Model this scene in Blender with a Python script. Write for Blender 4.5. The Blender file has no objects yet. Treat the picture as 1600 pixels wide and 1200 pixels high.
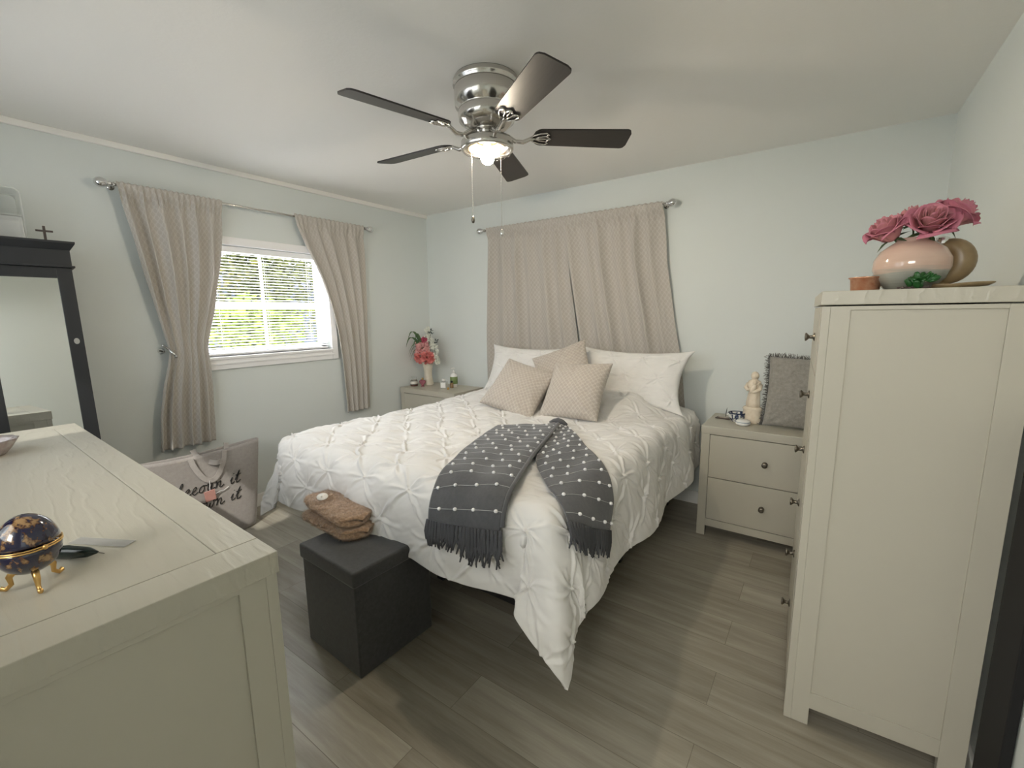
import bpy, bmesh, math, random
import numpy as np
from mathutils import Vector, Matrix, noise as mnoise
C = bpy.context.scene.collection
PI = math.pi
rnd = random.Random(7)

# ------------------------------------------------------------------ camera
cd = bpy.data.cameras.new('camera'); cam = bpy.data.objects.new('camera', cd); C.objects.link(cam)
YAW, PITCH, ROLL = math.radians(35.2936), math.radians(8.9422), math.radians(-0.69375)
F0 = Vector((-math.sin(YAW), math.cos(YAW), 0)); R0 = Vector((math.cos(YAW), math.sin(YAW), 0)); U0 = Vector((0, 0, 1))
Fw = F0 * math.cos(PITCH) - U0 * math.sin(PITCH); Up = U0 * math.cos(PITCH) + F0 * math.sin(PITCH)
Rr = R0 * math.cos(ROLL) + Up * math.sin(ROLL); Uu = Up * math.cos(ROLL) - R0 * math.sin(ROLL)
M = Matrix((Rr, Uu, -Fw)).transposed().to_4x4(); M.translation = Vector((3.4613, -3.3902, 1.43))
cam.matrix_world = M
cd.sensor_fit = 'HORIZONTAL'; cd.sensor_width = 36; cd.lens = 36 * 692.4 / 1600; cd.clip_start = 0.02
sc = bpy.context.scene; sc.camera = cam

# ------------------------------------------------------------------ light and exposure
vs = sc.view_settings
vs.view_transform = 'Standard'; vs.look = 'None'; vs.gamma = 1; vs.use_curve_mapping = False; vs.exposure = 0.5
w = bpy.data.worlds.new('sky'); sc.world = w; w.use_nodes = True
wn = w.node_tree.nodes; wl = w.node_tree.links; bg = wn['Background']
tc = wn.new('ShaderNodeTexCoord'); sx = wn.new('ShaderNodeSeparateXYZ'); rp = wn.new('ShaderNodeValToRGB')
wl.new(tc.outputs['Generated'], sx.inputs[0]); wl.new(sx.outputs['Z'], rp.inputs[0]); wl.new(rp.outputs[0], bg.inputs[0])
rp.color_ramp.elements[0].position = 0.0; rp.color_ramp.elements[0].color = (.95, .97, 1, 1)
rp.color_ramp.elements[1].position = 0.6; rp.color_ramp.elements[1].color = (.55, .72, 1, 1)
bg.inputs[1].default_value = 1.1

def light(name, kind, loc, rot, energy, color, **kw):
    d = bpy.data.lights.new(name, kind); d.energy = energy; d.color = color
    for k, v in kw.items(): setattr(d, k, v)
    o = bpy.data.objects.new(name, d); C.objects.link(o); o.location = loc; o.rotation_euler = rot
    return o
def aim(o, target):
    o.rotation_euler = (Vector(target) - o.location).to_track_quat('-Z', 'Y').to_euler()
light('sun', 'SUN', (3, 0, 8), (math.radians(38), math.radians(28), 0), 2.2, (1, .95, .86), angle=.02)
# unseen fill lamp added above the window outside, standing in for sky daylight
a = light('added_high_fill', 'AREA', (-1.5, -1.6, 3.0), (0, 0, 0), 210, (.88, .95, 1), shape='RECTANGLE', size=1.8, size_y=1.6); aim(a, (0.0, -1.65, 1.55))
# unseen fill lamp added low outside the window, boosting daylight onto the ceiling
a = light('added_low_fill', 'AREA', (-1.3, -1.65, .25), (0, 0, 0), 560, (1, .98, .94), shape='RECTANGLE', size=2.4, size_y=1.4); aim(a, (0.3, -1.65, 2.0))
# frontal fill lamp, added in an unseen hallway behind the camera
a = light('added_hall_fill', 'AREA', (3.3, -5.2, 2.25), (0, 0, 0), 50, (1, .95, .88), shape='RECTANGLE', size=1.2, size_y=.8); aim(a, (3.0, -3.2, 1.2))

# second frontal fill lamp, outside a made-up window behind the camera
a = light('added_rear_fill', 'AREA', (1.5, -4.3, 1.75), (0, 0, 0), 15, (.95, .98, 1), shape='RECTANGLE', size=2.0, size_y=1.1); aim(a, (1.4, -1.5, 1.15))
sc.cycles.diffuse_bounces = 8

# ------------------------------------------------------------------ materials
def nodes(m): return m.node_tree.nodes, m.node_tree.links
def mat(name, col, rough=.5, metal=0.0, **kw):
    m = bpy.data.materials.new(name); m.use_nodes = True
    b = m.node_tree.nodes['Principled BSDF']
    b.inputs['Base Color'].default_value = (*col, 1); b.inputs['Roughness'].default_value = rough; b.inputs['Metallic'].default_value = metal
    for k, v in kw.items(): b.inputs[k.replace('_', ' ')].default_value = v
    return m
def bsdf(m): return m.node_tree.nodes['Principled BSDF']
def coords(m, kind='Object', scale=(1, 1, 1), rot=(0, 0, 0)):
    n, l = nodes(m); t = n.new('ShaderNodeTexCoord'); mp = n.new('ShaderNodeMapping')
    mp.inputs['Scale'].default_value = scale; mp.inputs['Rotation'].default_value = rot
    l.new(t.outputs[kind], mp.inputs[0]); return mp.outputs[0]
def noise_tex(m, vec, scale, detail=3, rough=.55):
    n, l = nodes(m); t = n.new('ShaderNodeTexNoise'); t.inputs['Scale'].default_value = scale
    t.inputs['Detail'].default_value = detail; t.inputs['Roughness'].default_value = rough
    l.new(vec, t.inputs['Vector']); return t.outputs['Fac']
def ramp(m, fac, stops):
    n, l = nodes(m); r = n.new('ShaderNodeValToRGB'); l.new(fac, r.inputs[0])
    e = r.color_ramp.elements
    while len(e) < len(stops): e.new(.5)
    for q, (p, c) in zip(e, stops): q.position = p; q.color = (*c, 1)
    return r.outputs[0]
def bump(m, h, strength=.3, dist=.002):
    n, l = nodes(m); b = n.new('ShaderNodeBump'); b.inputs['Strength'].default_value = strength; b.inputs['Distance'].default_value = dist
    l.new(h, b.inputs['Height']); l.new(b.outputs[0], bsdf(m).inputs['Normal']); return b
def mth(m, op, a, b=None):
    n, l = nodes(m); t = n.new('ShaderNodeMath'); t.operation = op
    for i, v in enumerate((a, b)):
        if v is None: continue
        if isinstance(v, (int, float)): t.inputs[i].default_value = v
        else: l.new(v, t.inputs[i])
    return t.outputs[0]
def basecol(m, out): nodes(m)[1].new(out, bsdf(m).inputs['Base Color'])
def noisy(name, c1, c2, scale, rough=.5, bs=.2, bd=.002, metal=0, stretch=(1, 1, 1), **kw):
    m = mat(name, c1, rough, metal, **kw); v = coords(m, 'Object', stretch); f = noise_tex(m, v, scale)
    basecol(m, ramp(m, f, [(.3, c1), (.7, c2)]))
    if bs: bump(m, f, bs, bd)
    return m

m_wall = mat('wall_paint', (.68, .72, .71), .75); bump(m_wall, noise_tex(m_wall, coords(m_wall), 140, 2), .25, .0015)
m_ceil = mat('ceiling_paint', (.84, .83, .80), .85); bump(m_ceil, noise_tex(m_ceil, coords(m_ceil), 60, 4), .35, .002)
m_trim = mat('white_trim', (.80, .80, .78), .4)
m_vinyl = mat('white_vinyl', (.86, .86, .87), .35)
# vinyl plank floor
m_floor = mat('plank_floor', (.3, .27, .23), .42)
def _floor():
    m = m_floor; n, l = nodes(m); v = coords(m)
    b = n.new('ShaderNodeTexBrick'); l.new(v, b.inputs['Vector']); b.offset = .37; b.inputs['Scale'].default_value = 1
    b.inputs['Brick Width'].default_value = 1.22; b.inputs['Row Height'].default_value = .182; b.inputs['Mortar Size'].default_value = .0012
    b.inputs['Color1'].default_value = (0, 0, 0, 1); b.inputs['Color2'].default_value = (1, 1, 1, 1); b.inputs['Mortar'].default_value = (.3, .3, .3, 1)
    sep = n.new('ShaderNodeSeparateXYZ'); l.new(v, sep.inputs[0]); row = mth(m, 'FLOOR', mth(m, 'DIVIDE', sep.outputs['Y'], .182))
    cmb = n.new('ShaderNodeCombineXYZ'); l.new(mth(m, 'ADD', mth(m, 'MULTIPLY', sep.outputs['X'], 1.1), mth(m, 'MULTIPLY', row, 3.7)), cmb.inputs[0])
    l.new(mth(m, 'MULTIPLY', sep.outputs['Y'], 14), cmb.inputs[1]); l.new(mth(m, 'MULTIPLY', b.outputs['Color'], 7.3), cmb.inputs[2])
    g = noise_tex(m, cmb.outputs[0], 1.6, 8, .68)
    cmb2 = n.new('ShaderNodeCombineXYZ'); l.new(mth(m, 'ADD', sep.outputs['X'], mth(m, 'MULTIPLY', row, 5.1)), cmb2.inputs[0]); l.new(mth(m, 'MULTIPLY', sep.outputs['Y'], 3.5), cmb2.inputs[1])
    g2 = noise_tex(m, cmb2.outputs[0], 1.8, 3, .5)
    tot = mth(m, 'ADD', mth(m, 'ADD', mth(m, 'MULTIPLY', g, .62), mth(m, 'MULTIPLY', b.outputs['Color'], .18)), mth(m, 'MULTIPLY', g2, .30))
    col = ramp(m, tot, [(.34, (.19, .17, .132)), (.52, (.29, .266, .215)), (.66, (.38, .355, .295)), (.84, (.52, .50, .43))])
    mix = n.new('ShaderNodeMixRGB'); mix.blend_type = 'MULTIPLY'; l.new(b.outputs['Fac'], mix.inputs[0]); l.new(col, mix.inputs[1]); mix.inputs[2].default_value = (.6, .58, .55, 1)
    basecol(m, mix.outputs[0]); bump(m, mth(m, 'SUBTRACT', g, b.outputs['Fac']), .25, .001)
_floor()
# white stained ash veneer with raised cathedral grain
def grain_white(name, col, strength, dist, rough, scale):
    m = mat(name, col, rough); n, l = nodes(m); v = coords(m, 'Object', scale)
    wv = n.new('ShaderNodeTexWave'); wv.wave_type = 'RINGS'; wv.rings_direction = 'Z'; wv.inputs['Scale'].default_value = 1.0
    wv.inputs['Distortion'].default_value = 9; wv.inputs['Detail'].default_value = 3; wv.inputs['Detail Scale'].default_value = 1.4; wv.inputs['Detail Roughness'].default_value = .6
    l.new(v, wv.inputs['Vector'])
    t = mth(m, 'POWER', wv.outputs['Fac'], 3.0)
    f = noise_tex(m, coords(m, 'Object', (8, 80, 80)), 6, 3)
    h = mth(m, 'ADD', mth(m, 'MULTIPLY', t, 1.0), mth(m, 'MULTIPLY', f, .35))
    bump(m, h, strength, dist); return m
m_white = grain_white('white_stain', (.46, .44, .37), .10, .0008, .42, (1.0, 7, 7))
m_top = grain_white('white_stain_top', (.46, .44, .37), .38, .0016, .36, (1.9, 10, 10))
m_knob = mat('aged_pewter', (.20, .18, .15), .35, 1)
m_chrome = mat('brushed_nickel', (.62, .60, .57), .18, 1)
m_steel = mat('polished_steel', (.75, .75, .75), .12, 1)
m_blade = noisy('dark_walnut_blade', (.014, .012, .011), (.022, .019, .018), 12, .4, .1, .0005, stretch=(1, 12, 1))
m_black = mat('black_paint', (.018, .020, .023), .42)
m_blackm = mat('black_metal', (.01, .01, .012), .5)
m_gold = mat('gold', (.75, .48, .18), .3, 1)
m_glass = mat('clear_glass', (.95, .97, .97), .03, 0, Transmission_Weight=1.0, IOR=1.3)
m_mirror = mat('mirror_glass', (.86, .88, .88), .015, 1)
m_flower_leaf = noisy('leaf_green', (.035, .09, .03), (.09, .16, .06), 20, .5)
# thin window pane: mostly clear, a fresnel sheen
m_pane = bpy.data.materials.new('window_pane'); m_pane.use_nodes = True
def _pane():
    n, l = nodes(m_pane); n.clear(); o = n.new('ShaderNodeOutputMaterial'); mx = n.new('ShaderNodeMixShader'); f = n.new('ShaderNodeFresnel')
    t = n.new('ShaderNodeBsdfTransparent'); g = n.new('ShaderNodeBsdfGlossy'); g.inputs['Roughness'].default_value = .02; f.inputs[0].default_value = 1.2
    l.new(f.outputs[0], mx.inputs[0]); l.new(t.outputs[0], mx.inputs[1]); l.new(g.outputs[0], mx.inputs[2]); l.new(mx.outputs[0], o.inputs[0])
_pane()
def clear_plastic(name, tint, a):
    m = bpy.data.materials.new(name); m.use_nodes = True
    n, l = nodes(m); n.clear(); o = n.new('ShaderNodeOutputMaterial'); mx = n.new('ShaderNodeMixShader')
    t = n.new('ShaderNodeBsdfTransparent'); t.inputs[0].default_value = (*tint, 1); p = n.new('ShaderNodeBsdfPrincipled'); p.inputs['Roughness'].default_value = .12
    p.inputs['Base Color'].default_value = (.8, .8, .78, 1); mx.inputs[0].default_value = a
    l.new(t.outputs[0], mx.inputs[1]); l.new(p.outputs[0], mx.inputs[2]); l.new(mx.outputs[0], o.inputs[0]); return m
m_acrylic = clear_plastic('clear_acrylic', (.93, .94, .93), .28)
# patterned curtain cloth: quatrefoil lattice, over metric UVs
def lattice(name, c1, c2, p, kind='UV', rough=.85, trans=0.0, thr=.35):
    m = mat(name, c1, rough); n, l = nodes(m); v = coords(m, kind); s = n.new('ShaderNodeSeparateXYZ'); l.new(v, s.inputs[0])
    a = mth(m, 'COSINE', mth(m, 'MULTIPLY', s.outputs['X'], 2 * PI / p)); b = mth(m, 'COSINE', mth(m, 'MULTIPLY', s.outputs['Y'], 2 * PI / p))
    q = mth(m, 'ABSOLUTE', mth(m, 'ADD', a, b)); a2 = mth(m, 'MULTIPLY', mth(m, 'COSINE', mth(m, 'MULTIPLY', s.outputs['X'], 6 * PI / p)), .25)
    q = mth(m, 'ADD', q, a2)
    f = noise_tex(m, v, 700, 2)
    basecol(m, ramp(m, q, [(thr, c2), (thr + .25, c1)]))
    bump(m, mth(m, 'ADD', mth(m, 'MULTIPLY', q, .5), f), .35, .0008)
    bsdf(m).inputs['Sheen Weight'].default_value = .25
    return m
m_curtain = lattice('beige_trellis_curtain', (.45, .42, .38), (.51, .485, .45), .042)
m_cushion = lattice('beige_trellis_cushion', (.46, .415, .365), (.55, .505, .455), .030, 'UV')
m_duvet = noisy('white_cotton', (.70, .69, .67), (.74, .73, .715), 9, .8, .25, .0015); bsdf(m_duvet).inputs['Sheen Weight'].default_value = .2
m_sheet = noisy('white_pillow_cotton', (.75, .745, .73), (.79, .785, .77), 12, .8, .05, .0005)
def weave(name, c1, c2, s=900, bs=.5, kind='Object'):
    m = mat(name, c1, .9); v = coords(m, kind); n, l = nodes(m); sp = n.new('ShaderNodeSeparateXYZ'); l.new(v, sp.inputs[0])
    a = mth(m, 'MULTIPLY', mth(m, 'SINE', mth(m, 'MULTIPLY', sp.outputs['X'], s)), mth(m, 'SINE', mth(m, 'MULTIPLY', sp.outputs['Y' if kind == 'UV' else 'Z'], s)))
    f = noise_tex(m, v, 60, 5, .7)
    h = mth(m, 'ADD', mth(m, 'MULTIPLY', a, .3), f)
    basecol(m, ramp(m, f, [(.3, c1), (.7, c2)])); bump(m, h, bs, .001); bsdf(m).inputs['Sheen Weight'].default_value = .3; return m
m_throw = weave('charcoal_knit', (.062, .064, .069), (.09, .092, .10), 1300, .5, 'UV')
m_ottoman = weave('charcoal_linen', (.030, .030, .031), (.054, .054, .055), 1500, .4)
m_greycush = weave('grey_woven', (.22, .21, .19), (.33, .315, .285), 700, .9)
m_fringe_d = mat('dark_fringe', (.07, .072, .08), .9)
m_fringe_g = mat('grey_fringe', (.13, .128, .12), .9)
m_bobble = mat('white_yarn', (.82, .82, .82), .9)
m_fur = mat('tan_faux_fur', (.36, .2, .105), .95)
def _fur():
    m = m_fur; f = noise_tex(m, coords(m), 85, 6, .75); basecol(m, ramp(m, f, [(.3, (.20, .11, .06)), (.5, (.46, .29, .17)), (.72, (.68, .49, .32))])); bump(m, f, 1, .008); bsdf(m).inputs['Sheen Weight'].default_value = .6
_fur()
m_canvas = weave('grey_canvas', (.33, .305, .29), (.39, .365, .345), 900, .3)
m_ink = mat('black_ink', (.012, .012, .012), .6)
m_pink_tag = mat('pink_card', (.62, .33, .29), .6)
m_cream = noisy('cream_ceramic', (.66, .60, .49), (.72, .67, .57), 30, .3, .1)
m_figure = noisy('ivory_ceramic', (.70, .60, .47), (.78, .70, .58), 40, .22, .15)
m_white_c = mat('white_ceramic', (.80, .80, .78), .15)

# ------------------------------------------------------------------ mesh helpers
def tag(o, label=None, cat=None, group=None, kind=None):
    if label: o['label'] = label
    if cat: o['category'] = cat
    if group: o['group'] = group
    if kind: o['kind'] = kind
    return o
def thing(name, label, cat, loc=(0, 0, 0), rz=0, group=None):
    o = bpy.data.objects.new(name, None); C.objects.link(o); o.location = loc; o.rotation_euler = (0, 0, rz); o.empty_display_size = .1
    return tag(o, label, cat, group)
def obj(name, bm, m, parent=None, smooth=False, label=None):
    if isinstance(bm, bmesh.types.BMesh):
        me = bpy.data.meshes.new(name); bm.to_mesh(me); bm.free()
    else: me = bm; me.name = name
    for x in (m if isinstance(m, (list, tuple)) else [m]): me.materials.append(x)
    if smooth: me.polygons.foreach_set('use_smooth', [True] * len(me.polygons))
    o = bpy.data.objects.new(name, me); C.objects.link(o)
    if parent: o.parent = parent
    if label: o['label'] = label
    return o
def struct(name, bm, m, parent=None, smooth=False):
    o = obj(name, bm, m, parent, smooth)
    if not parent: o['kind'] = 'structure'
    return o
def place(o, Mx): o.matrix_local = Mx; return o
def box(bm, x0, x1, y0, y1, z0, z1, bev=0, seg=2, Mx=None):
    t = bmesh.new(); bmesh.ops.create_cube(t, size=1)
    for v in t.verts: v.co = Vector((x0 + (x1 - x0) * (v.co.x + .5), y0 + (y1 - y0) * (v.co.y + .5), z0 + (z1 - z0) * (v.co.z + .5)))
    if bev: bmesh.ops.bevel(t, geom=t.edges[:], offset=bev, segments=seg, affect='EDGES', profile=.6)
    if Mx: t.transform(Mx)
    join(bm, t); return bm
def join(bm, t):
    me = bpy.data.meshes.new('tmp'); t.to_mesh(me); t.free(); bm.from_mesh(me); bpy.data.meshes.remove(me)
def B(*a, **k): return box(bmesh.new(), *a, **k)
def lathe(bm, prof, n=32, Mx=None, cap=True, squash=(1, 1)):
    t = bmesh.new(); rings = []
    for r, z in prof:
        rings.append([t.verts.new((r * squash[0] * math.cos(2 * PI * k / n), r * squash[1] * math.sin(2 * PI * k / n), z)) for k in range(n)])
    for a, b in zip(rings, rings[1:]):
        for k in range(n): t.faces.new((a[k], a[(k + 1) % n], b[(k + 1) % n], b[k]))
    if cap:
        if prof[0][0] > 1e-5: t.faces.new(rings[0][::-1])
        if prof[-1][0] > 1e-5: t.faces.new(rings[-1])
    bmesh.ops.remove_doubles(t, verts=t.verts[:], dist=1e-6)
    if Mx: t.transform(Mx)
    join(bm, t); return bm
def tube(bm, pts, r, n=8, closed=False, flat=None):
    pts = [Vector(p) for p in pts]; t = bmesh.new(); rings = []; N = len(pts)
    rr = r if isinstance(r, (list, tuple)) else [r] * N
    prev = None
    for i, p in enumerate(pts):
        a = pts[(i - 1) % N] if (i or closed) else p; b = pts[(i + 1) % N] if (i < N - 1 or closed) else p
        d = (b - a).normalized() if (b - a).length > 1e-9 else Vector((0, 0, 1))
        if prev is None: u = d.orthogonal().normalized()
        else: u = (prev - d * prev.dot(d)); u = u.normalized() if u.length > 1e-6 else d.orthogonal().normalized()
        prev = u; v = d.cross(u)
        rings.append([t.verts.new(p + (u * math.cos(2 * PI * k / n) + v * math.sin(2 * PI * k / n)) * rr[i]) for k in range(n)])
    pr = list(zip(rings, rings[1:])) + ([(rings[-1], rings[0])] if closed else [])
    for a, b in pr:
        for k in range(n): t.faces.new((a[k], a[(k + 1) % n], b[(k + 1) % n], b[k]))
    if not closed: t.faces.new(rings[0][::-1]); t.faces.new(rings[-1])
    join(bm, t); return bm
def ball(bm, c, r, sub=2, sc=(1, 1, 1), rot=None):
    t = bmesh.new(); bmesh.ops.create_icosphere(t, subdivisions=sub, radius=r)
    Mx = Matrix.Translation(c) @ (rot.to_4x4() if rot else Matrix()) @ Matrix.Diagonal((*sc, 1)); t.transform(Mx); join(bm, t); return bm
def grid_mesh(P, name='grid', uv=None, closed_u=False):
    """P: array (rows, cols, 3) -> mesh, with optional metric UVs"""
    h, wd = P.shape[:2]; me = bpy.data.meshes.new(name)
    idx = np.arange(h * wd).reshape(h, wd)
    if closed_u: a = idx[:-1]; b = np.roll(idx, -1, 1)[:-1]; c = np.roll(idx, -1, 1)[1:]; d = idx[1:]
    else: a = idx[:-1, :-1]; b = idx[:-1, 1:]; c = idx[1:, 1:]; d = idx[1:, :-1]
    f = np.stack([a.ravel(), b.ravel(), c.ravel(), d.ravel()], 1)
    me.vertices.add(h * wd); me.vertices.foreach_set('co', P.reshape(-1).astype(np.float32))
    me.loops.add(f.size); me.loops.foreach_set('vertex_index', f.ravel().astype(np.int32))
    me.polygons.add(len(f)); me.polygons.foreach_set('loop_start', np.arange(0, f.size, 4, dtype=np.int32)); me.polygons.foreach_set('loop_total', np.full(len(f), 4, np.int32))
    if uv is not None:
        l = me.uv_layers.new(name='UVMap'); l.data.foreach_set('uv', uv.reshape(-1, 2)[f.ravel()].ravel().astype(np.float32))
    me.update(calc_edges=True); me.validate(); return me
def solid(o, t, off=0):
    s = o.modifiers.new('thickness', 'SOLIDIFY'); s.thickness = t; s.offset = off; return o
def vnoise(X, Y, seed=0, sc=1.0, octs=3):
    """smooth value noise on arrays"""
    out = np.zeros_like(X, float); amp = 1
    for k in range(octs):
        r = np.random.RandomState(seed + k * 17); T = r.rand(64, 64); x = X * sc * 2 ** k; y = Y * sc * 2 ** k
        xi = np.floor(x).astype(int); yi = np.floor(y).astype(int); fx = x - xi; fy = y - yi; fx = fx * fx * (3 - 2 * fx); fy = fy * fy * (3 - 2 * fy)
        g = lambda i, j: T[(xi + i) % 64, (yi + j) % 64]
        out += amp * ((g(0, 0) * (1 - fx) + g(1, 0) * fx) * (1 - fy) + (g(0, 1) * (1 - fx) + g(1, 1) * fx) * fy - .5); amp *= .5
    return out
def sstep(a, b, x):
    q = np.clip((x - a) / (b - a), 0, 1); return q * q * (3 - 2 * q)
def R3(x=0, y=0, z=0): return Matrix.Rotation(z, 4, 'Z') @ Matrix.Rotation(y, 4, 'Y') @ Matrix.Rotation(x, 4, 'X')
T3 = Matrix.Translation

# ------------------------------------------------------------------ the room
W, H, YF = 3.93, 2.44, -3.62         # right wall, ceiling height, wall behind the camera
struct('floor', B(-.15, W + .15, YF - .15, .15, -.1, 0), m_floor)
struct('ceiling', B(-.15, W + .15, YF - .15, .15, H, H + .12), m_ceil)
WY0, WY1, WZ0, WZ1 = -2.13, -1.18, 1.16, 1.93      # window opening in the left wall
bm = bmesh.new()
for q in ((YF - .15, WY0, 0, H), (WY1, .15, 0, H), (WY0, WY1, 0, WZ0), (WY0, WY1, WZ1, H)): box(bm, -.15, 0, *q)
struct('wall_left', bm, m_wall)
struct('wall_back', B(0, W, 0, .15, 0, H), m_wall)
struct('wall_right', B(W, W + .15, YF - .15, .15, 0, H), m_wall)
bm = bmesh.new(); DX0, DX1, DZ = 2.98, 3.86, 2.05
for q in ((0, .4, 0, H), (.4, 2.6, 0, 1.15), (.4, 2.6, 2.15, H), (2.6, DX0, 0, H), (DX1, W, 0, H), (DX0, DX1, DZ, H)): box(bm, q[0], q[1], YF - .12, YF, q[2], q[3])  # window and door openings added to let the frontal fill in
struct('wall_front', bm, m_wall)
# unseen hallway beyond the added doorway
bm = bmesh.new(); box(bm, 1.8, 4.9, -5.8, YF - .15, -.1, 0); struct('floor_hallway', bm, m_floor)
bm = bmesh.new(); box(bm, 1.8, 4.9, -5.8, YF - .15, H, H + .1); struct('ceiling_hallway', bm, m_ceil)
bm = bmesh.new(); box(bm, 1.7, 1.8, -5.8, YF - .12, 0, H); box(bm, 4.9, 5.0, -5.8, YF - .12, 0, H); box(bm, 1.7, 5, -5.9, -5.8, 0, H); box(bm, W + .15, 4.9, YF - .14, YF - .12, 0, H); struct('wall_hallway', bm, m_wall)
# crown strip along the window wall
bm = bmesh.new(); box(bm, 0, .022, YF, 0, H - .034, H, bev=.006); struct('trim_1', bm, m_ceil)
bm = B(0, .014, YF, 0, 0, .095, bev=.004); struct('baseboard_left', bm, m_trim)
struct('baseboard_back', B(.014, W, -.014, 0, 0, .095, bev=.004), m_trim)
struct('baseboard_right', B(W - .014, W, YF, -.014, 0, .095, bev=.004), m_trim)
# casing of the added doorway, out of view behind the camera
bm = bmesh.new(); box(bm, DX0 - .07, DX0, YF, YF + .015, 0, DZ + .07); box(bm, DX0, DX1, YF, YF + .015, DZ, DZ + .07); struct('trim_2', bm, m_trim)

w2 = thing('added_window', None, None, (0, 0, 0)); w2['kind'] = 'structure'  # unseen window, added as an opening for the rear fill lamp
bm = bmesh.new(); box(bm, .34, 2.66, YF, YF + .018, 1.09, 1.15); box(bm, .34, 2.66, YF, YF + .018, 2.15, 2.21); box(bm, .34, .4, YF, YF + .018, 1.15, 2.15); box(bm, 2.6, 2.66, YF, YF + .018, 1.15, 2.15); box(bm, 1.48, 1.52, YF - .08, YF - .04, 1.15, 2.15); obj('window_casing', bm, m_vinyl, w2)
obj('window_glass', B(.4, 2.6, YF - .062, YF - .058, 1.15, 2.15), m_pane, w2)
# window: casing, sashes, panes
win = thing('window_1', None, None, (0, 0, 0)); win['kind'] = 'structure'
bm = bmesh.new(); cw = .055
box(bm, 0, .022, WY0 - cw, WY0, WZ0 - .09, WZ1 + cw, bev=.004); box(bm, 0, .022, WY1, WY1 + cw, WZ0 - .09, WZ1 + cw, bev=.004)
box(bm, 0, .024, WY0, WY1, WZ1, WZ1 + cw, bev=.004); box(bm, 0, .020, WY0, WY1, WZ0 - .09, WZ0 - .012, bev=.004); box(bm, .0, .03, WY0 - .02, WY1 + .02, WZ0 - .055, WZ0 - .04, bev=.003)
obj('window_casing', bm, m_vinyl, win)
obj('window_sill', B(-.13, .035, WY0 - .01, WY1 + .01, WZ0 - .02, WZ0, bev=.004), m_vinyl, win)
bm = bmesh.new()
box(bm, -.13, -.07, WY0, WY0 + .035, WZ0, WZ1); box(bm, -.13, -.07, WY1 - .035, WY1, WZ0, WZ1)
box(bm, -.13, -.07, WY0, WY1, WZ1 - .035, WZ1); box(bm, -.13, -.07, WY0, WY1, WZ0, WZ0 + .04)
obj('window_frame', bm, m_vinyl, win)
ZM = 1.52
bm = B(-.115, -.075, WY0 + .03, WY1 - .03, ZM - .02, ZM + .025, bev=.003); obj('meeting_rail', bm, m_vinyl, win)
ym = (WY0 + WY1) / 2
bm = bmesh.new(); box(bm, -.112, -.095, ym - .008, ym + .008, WZ0 + .04, ZM - .02); box(bm, -.112, -.095, ym - .008, ym + .008, ZM + .025, WZ1 - .035); obj('muntin', bm, m_vinyl, win)
obj('window_glass', B(-.105, -.101, WY0 + .035, WY1 - .035, WZ0 + .04, WZ1 - .035), m_pane, win)
# venetian blind
bl = thing('venetian_blind', 'open white venetian blind with thin horizontal slats filling the window', 'blind', (-.035, ym, WZ1 - .002))
hw = (WY1 - WY0) / 2 - .008; hb = WZ1 - .002 - WZ0
obj('headrail', B(-.02, .02, -hw, hw, -.04, 0, bev=.004), m_vinyl, bl)
m_slat = mat('white_slat', (.86, .86, .87), .4)
bm = bmesh.new(); z = -.055; k = 0
while z > -hb + .03:
    Mx = T3((0, 0, z)) @ Matrix.Rotation(math.radians(14), 4, 'Y'); box(bm, -.0125, .0125, -hw + .002, hw - .002, -.0006, .0006, Mx=Mx); z -= .0212
obj('slats', bm, m_slat, bl)
obj('bottom_rail', B(-.012, .012, -hw, hw, -hb + .004, -hb + .02, bev=.003), m_vinyl, bl)
bm = bmesh.new()
for y in (-hw * .72, 0, hw * .72):
    for x in (-.014, .014): tube(bm, [(x, y, -.04), (x, y, -hb + .015)], .0009, 5)
obj('ladder_cord', bm, m_vinyl, bl)
obj('tilt_wand', tube(bmesh.new(), [(.022, -hw + .09, -.03), (.024, -hw + .09, -.5)], .003, 6), m_acrylic, bl)

# ------------------------------------------------------------------ garden outside the window
m_grass = noisy('lawn', (.25, .30, .14), (.42, .45, .26), 6, .9)
m_pave = noisy('pale_driveway', (.55, .53, .50), (.66, .64, .61), 5, .8)
tag(obj('lawn', B(-16, -.3, -12, 9, -.25, -.12), m_pave), kind='structure')
def foliage(name, label, loc, rx, ry, rz, n, c1, c2, seed, ls=.09, trunk=True):
    t = thing(name, label, 'tree' if trunk else 'bush', loc); r = random.Random(seed)
    m = bpy.data.materials.new('foliage'); m = noisy('foliage', c1, c2, 3, .6, 0)
    bm = bmesh.new()
    cl = [Vector((r.gauss(0, .45) * rx, r.gauss(0, .45) * ry, (r.random() ** .8 - .5) * 2 * rz * .85)) for _ in range(max(8, n // 60))]
    for _ in range(n):
        c = r.choice(cl); p = c + Vector((r.gauss(0, .16) * rx, r.gauss(0, .16) * ry, r.gauss(0, .13) * rz))
        d = Vector((r.uniform(-1, 1), r.uniform(-1, 1), r.uniform(-.7, .7))).normalized(); s = d.orthogonal().normalized(); s = Matrix.Rotation(r.uniform(0, 6), 3, d) @ s
        L = ls * r.uniform(.7, 1.4); v = [bm.verts.new(p), bm.verts.new(p + d * L * .5 + s * L * .28), bm.verts.new(p + d * L), bm.verts.new(p + d * L * .5 - s * L * .28)]
        bm.faces.new(v)
    o = obj('leaves', bm, m, t); o.location = (0, 0, rz + (.8 if trunk else .1))
    if trunk: obj('trunk', tube(bmesh.new(), [(0, 0, 0), (.03, .02, .8), (-.02, .03, 1.0 + rz)], [.08, .06, .03], 8), noisy('bark', (.10, .08, .06), (.18, .15, .12), 15, .9), t)
    return t
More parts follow.
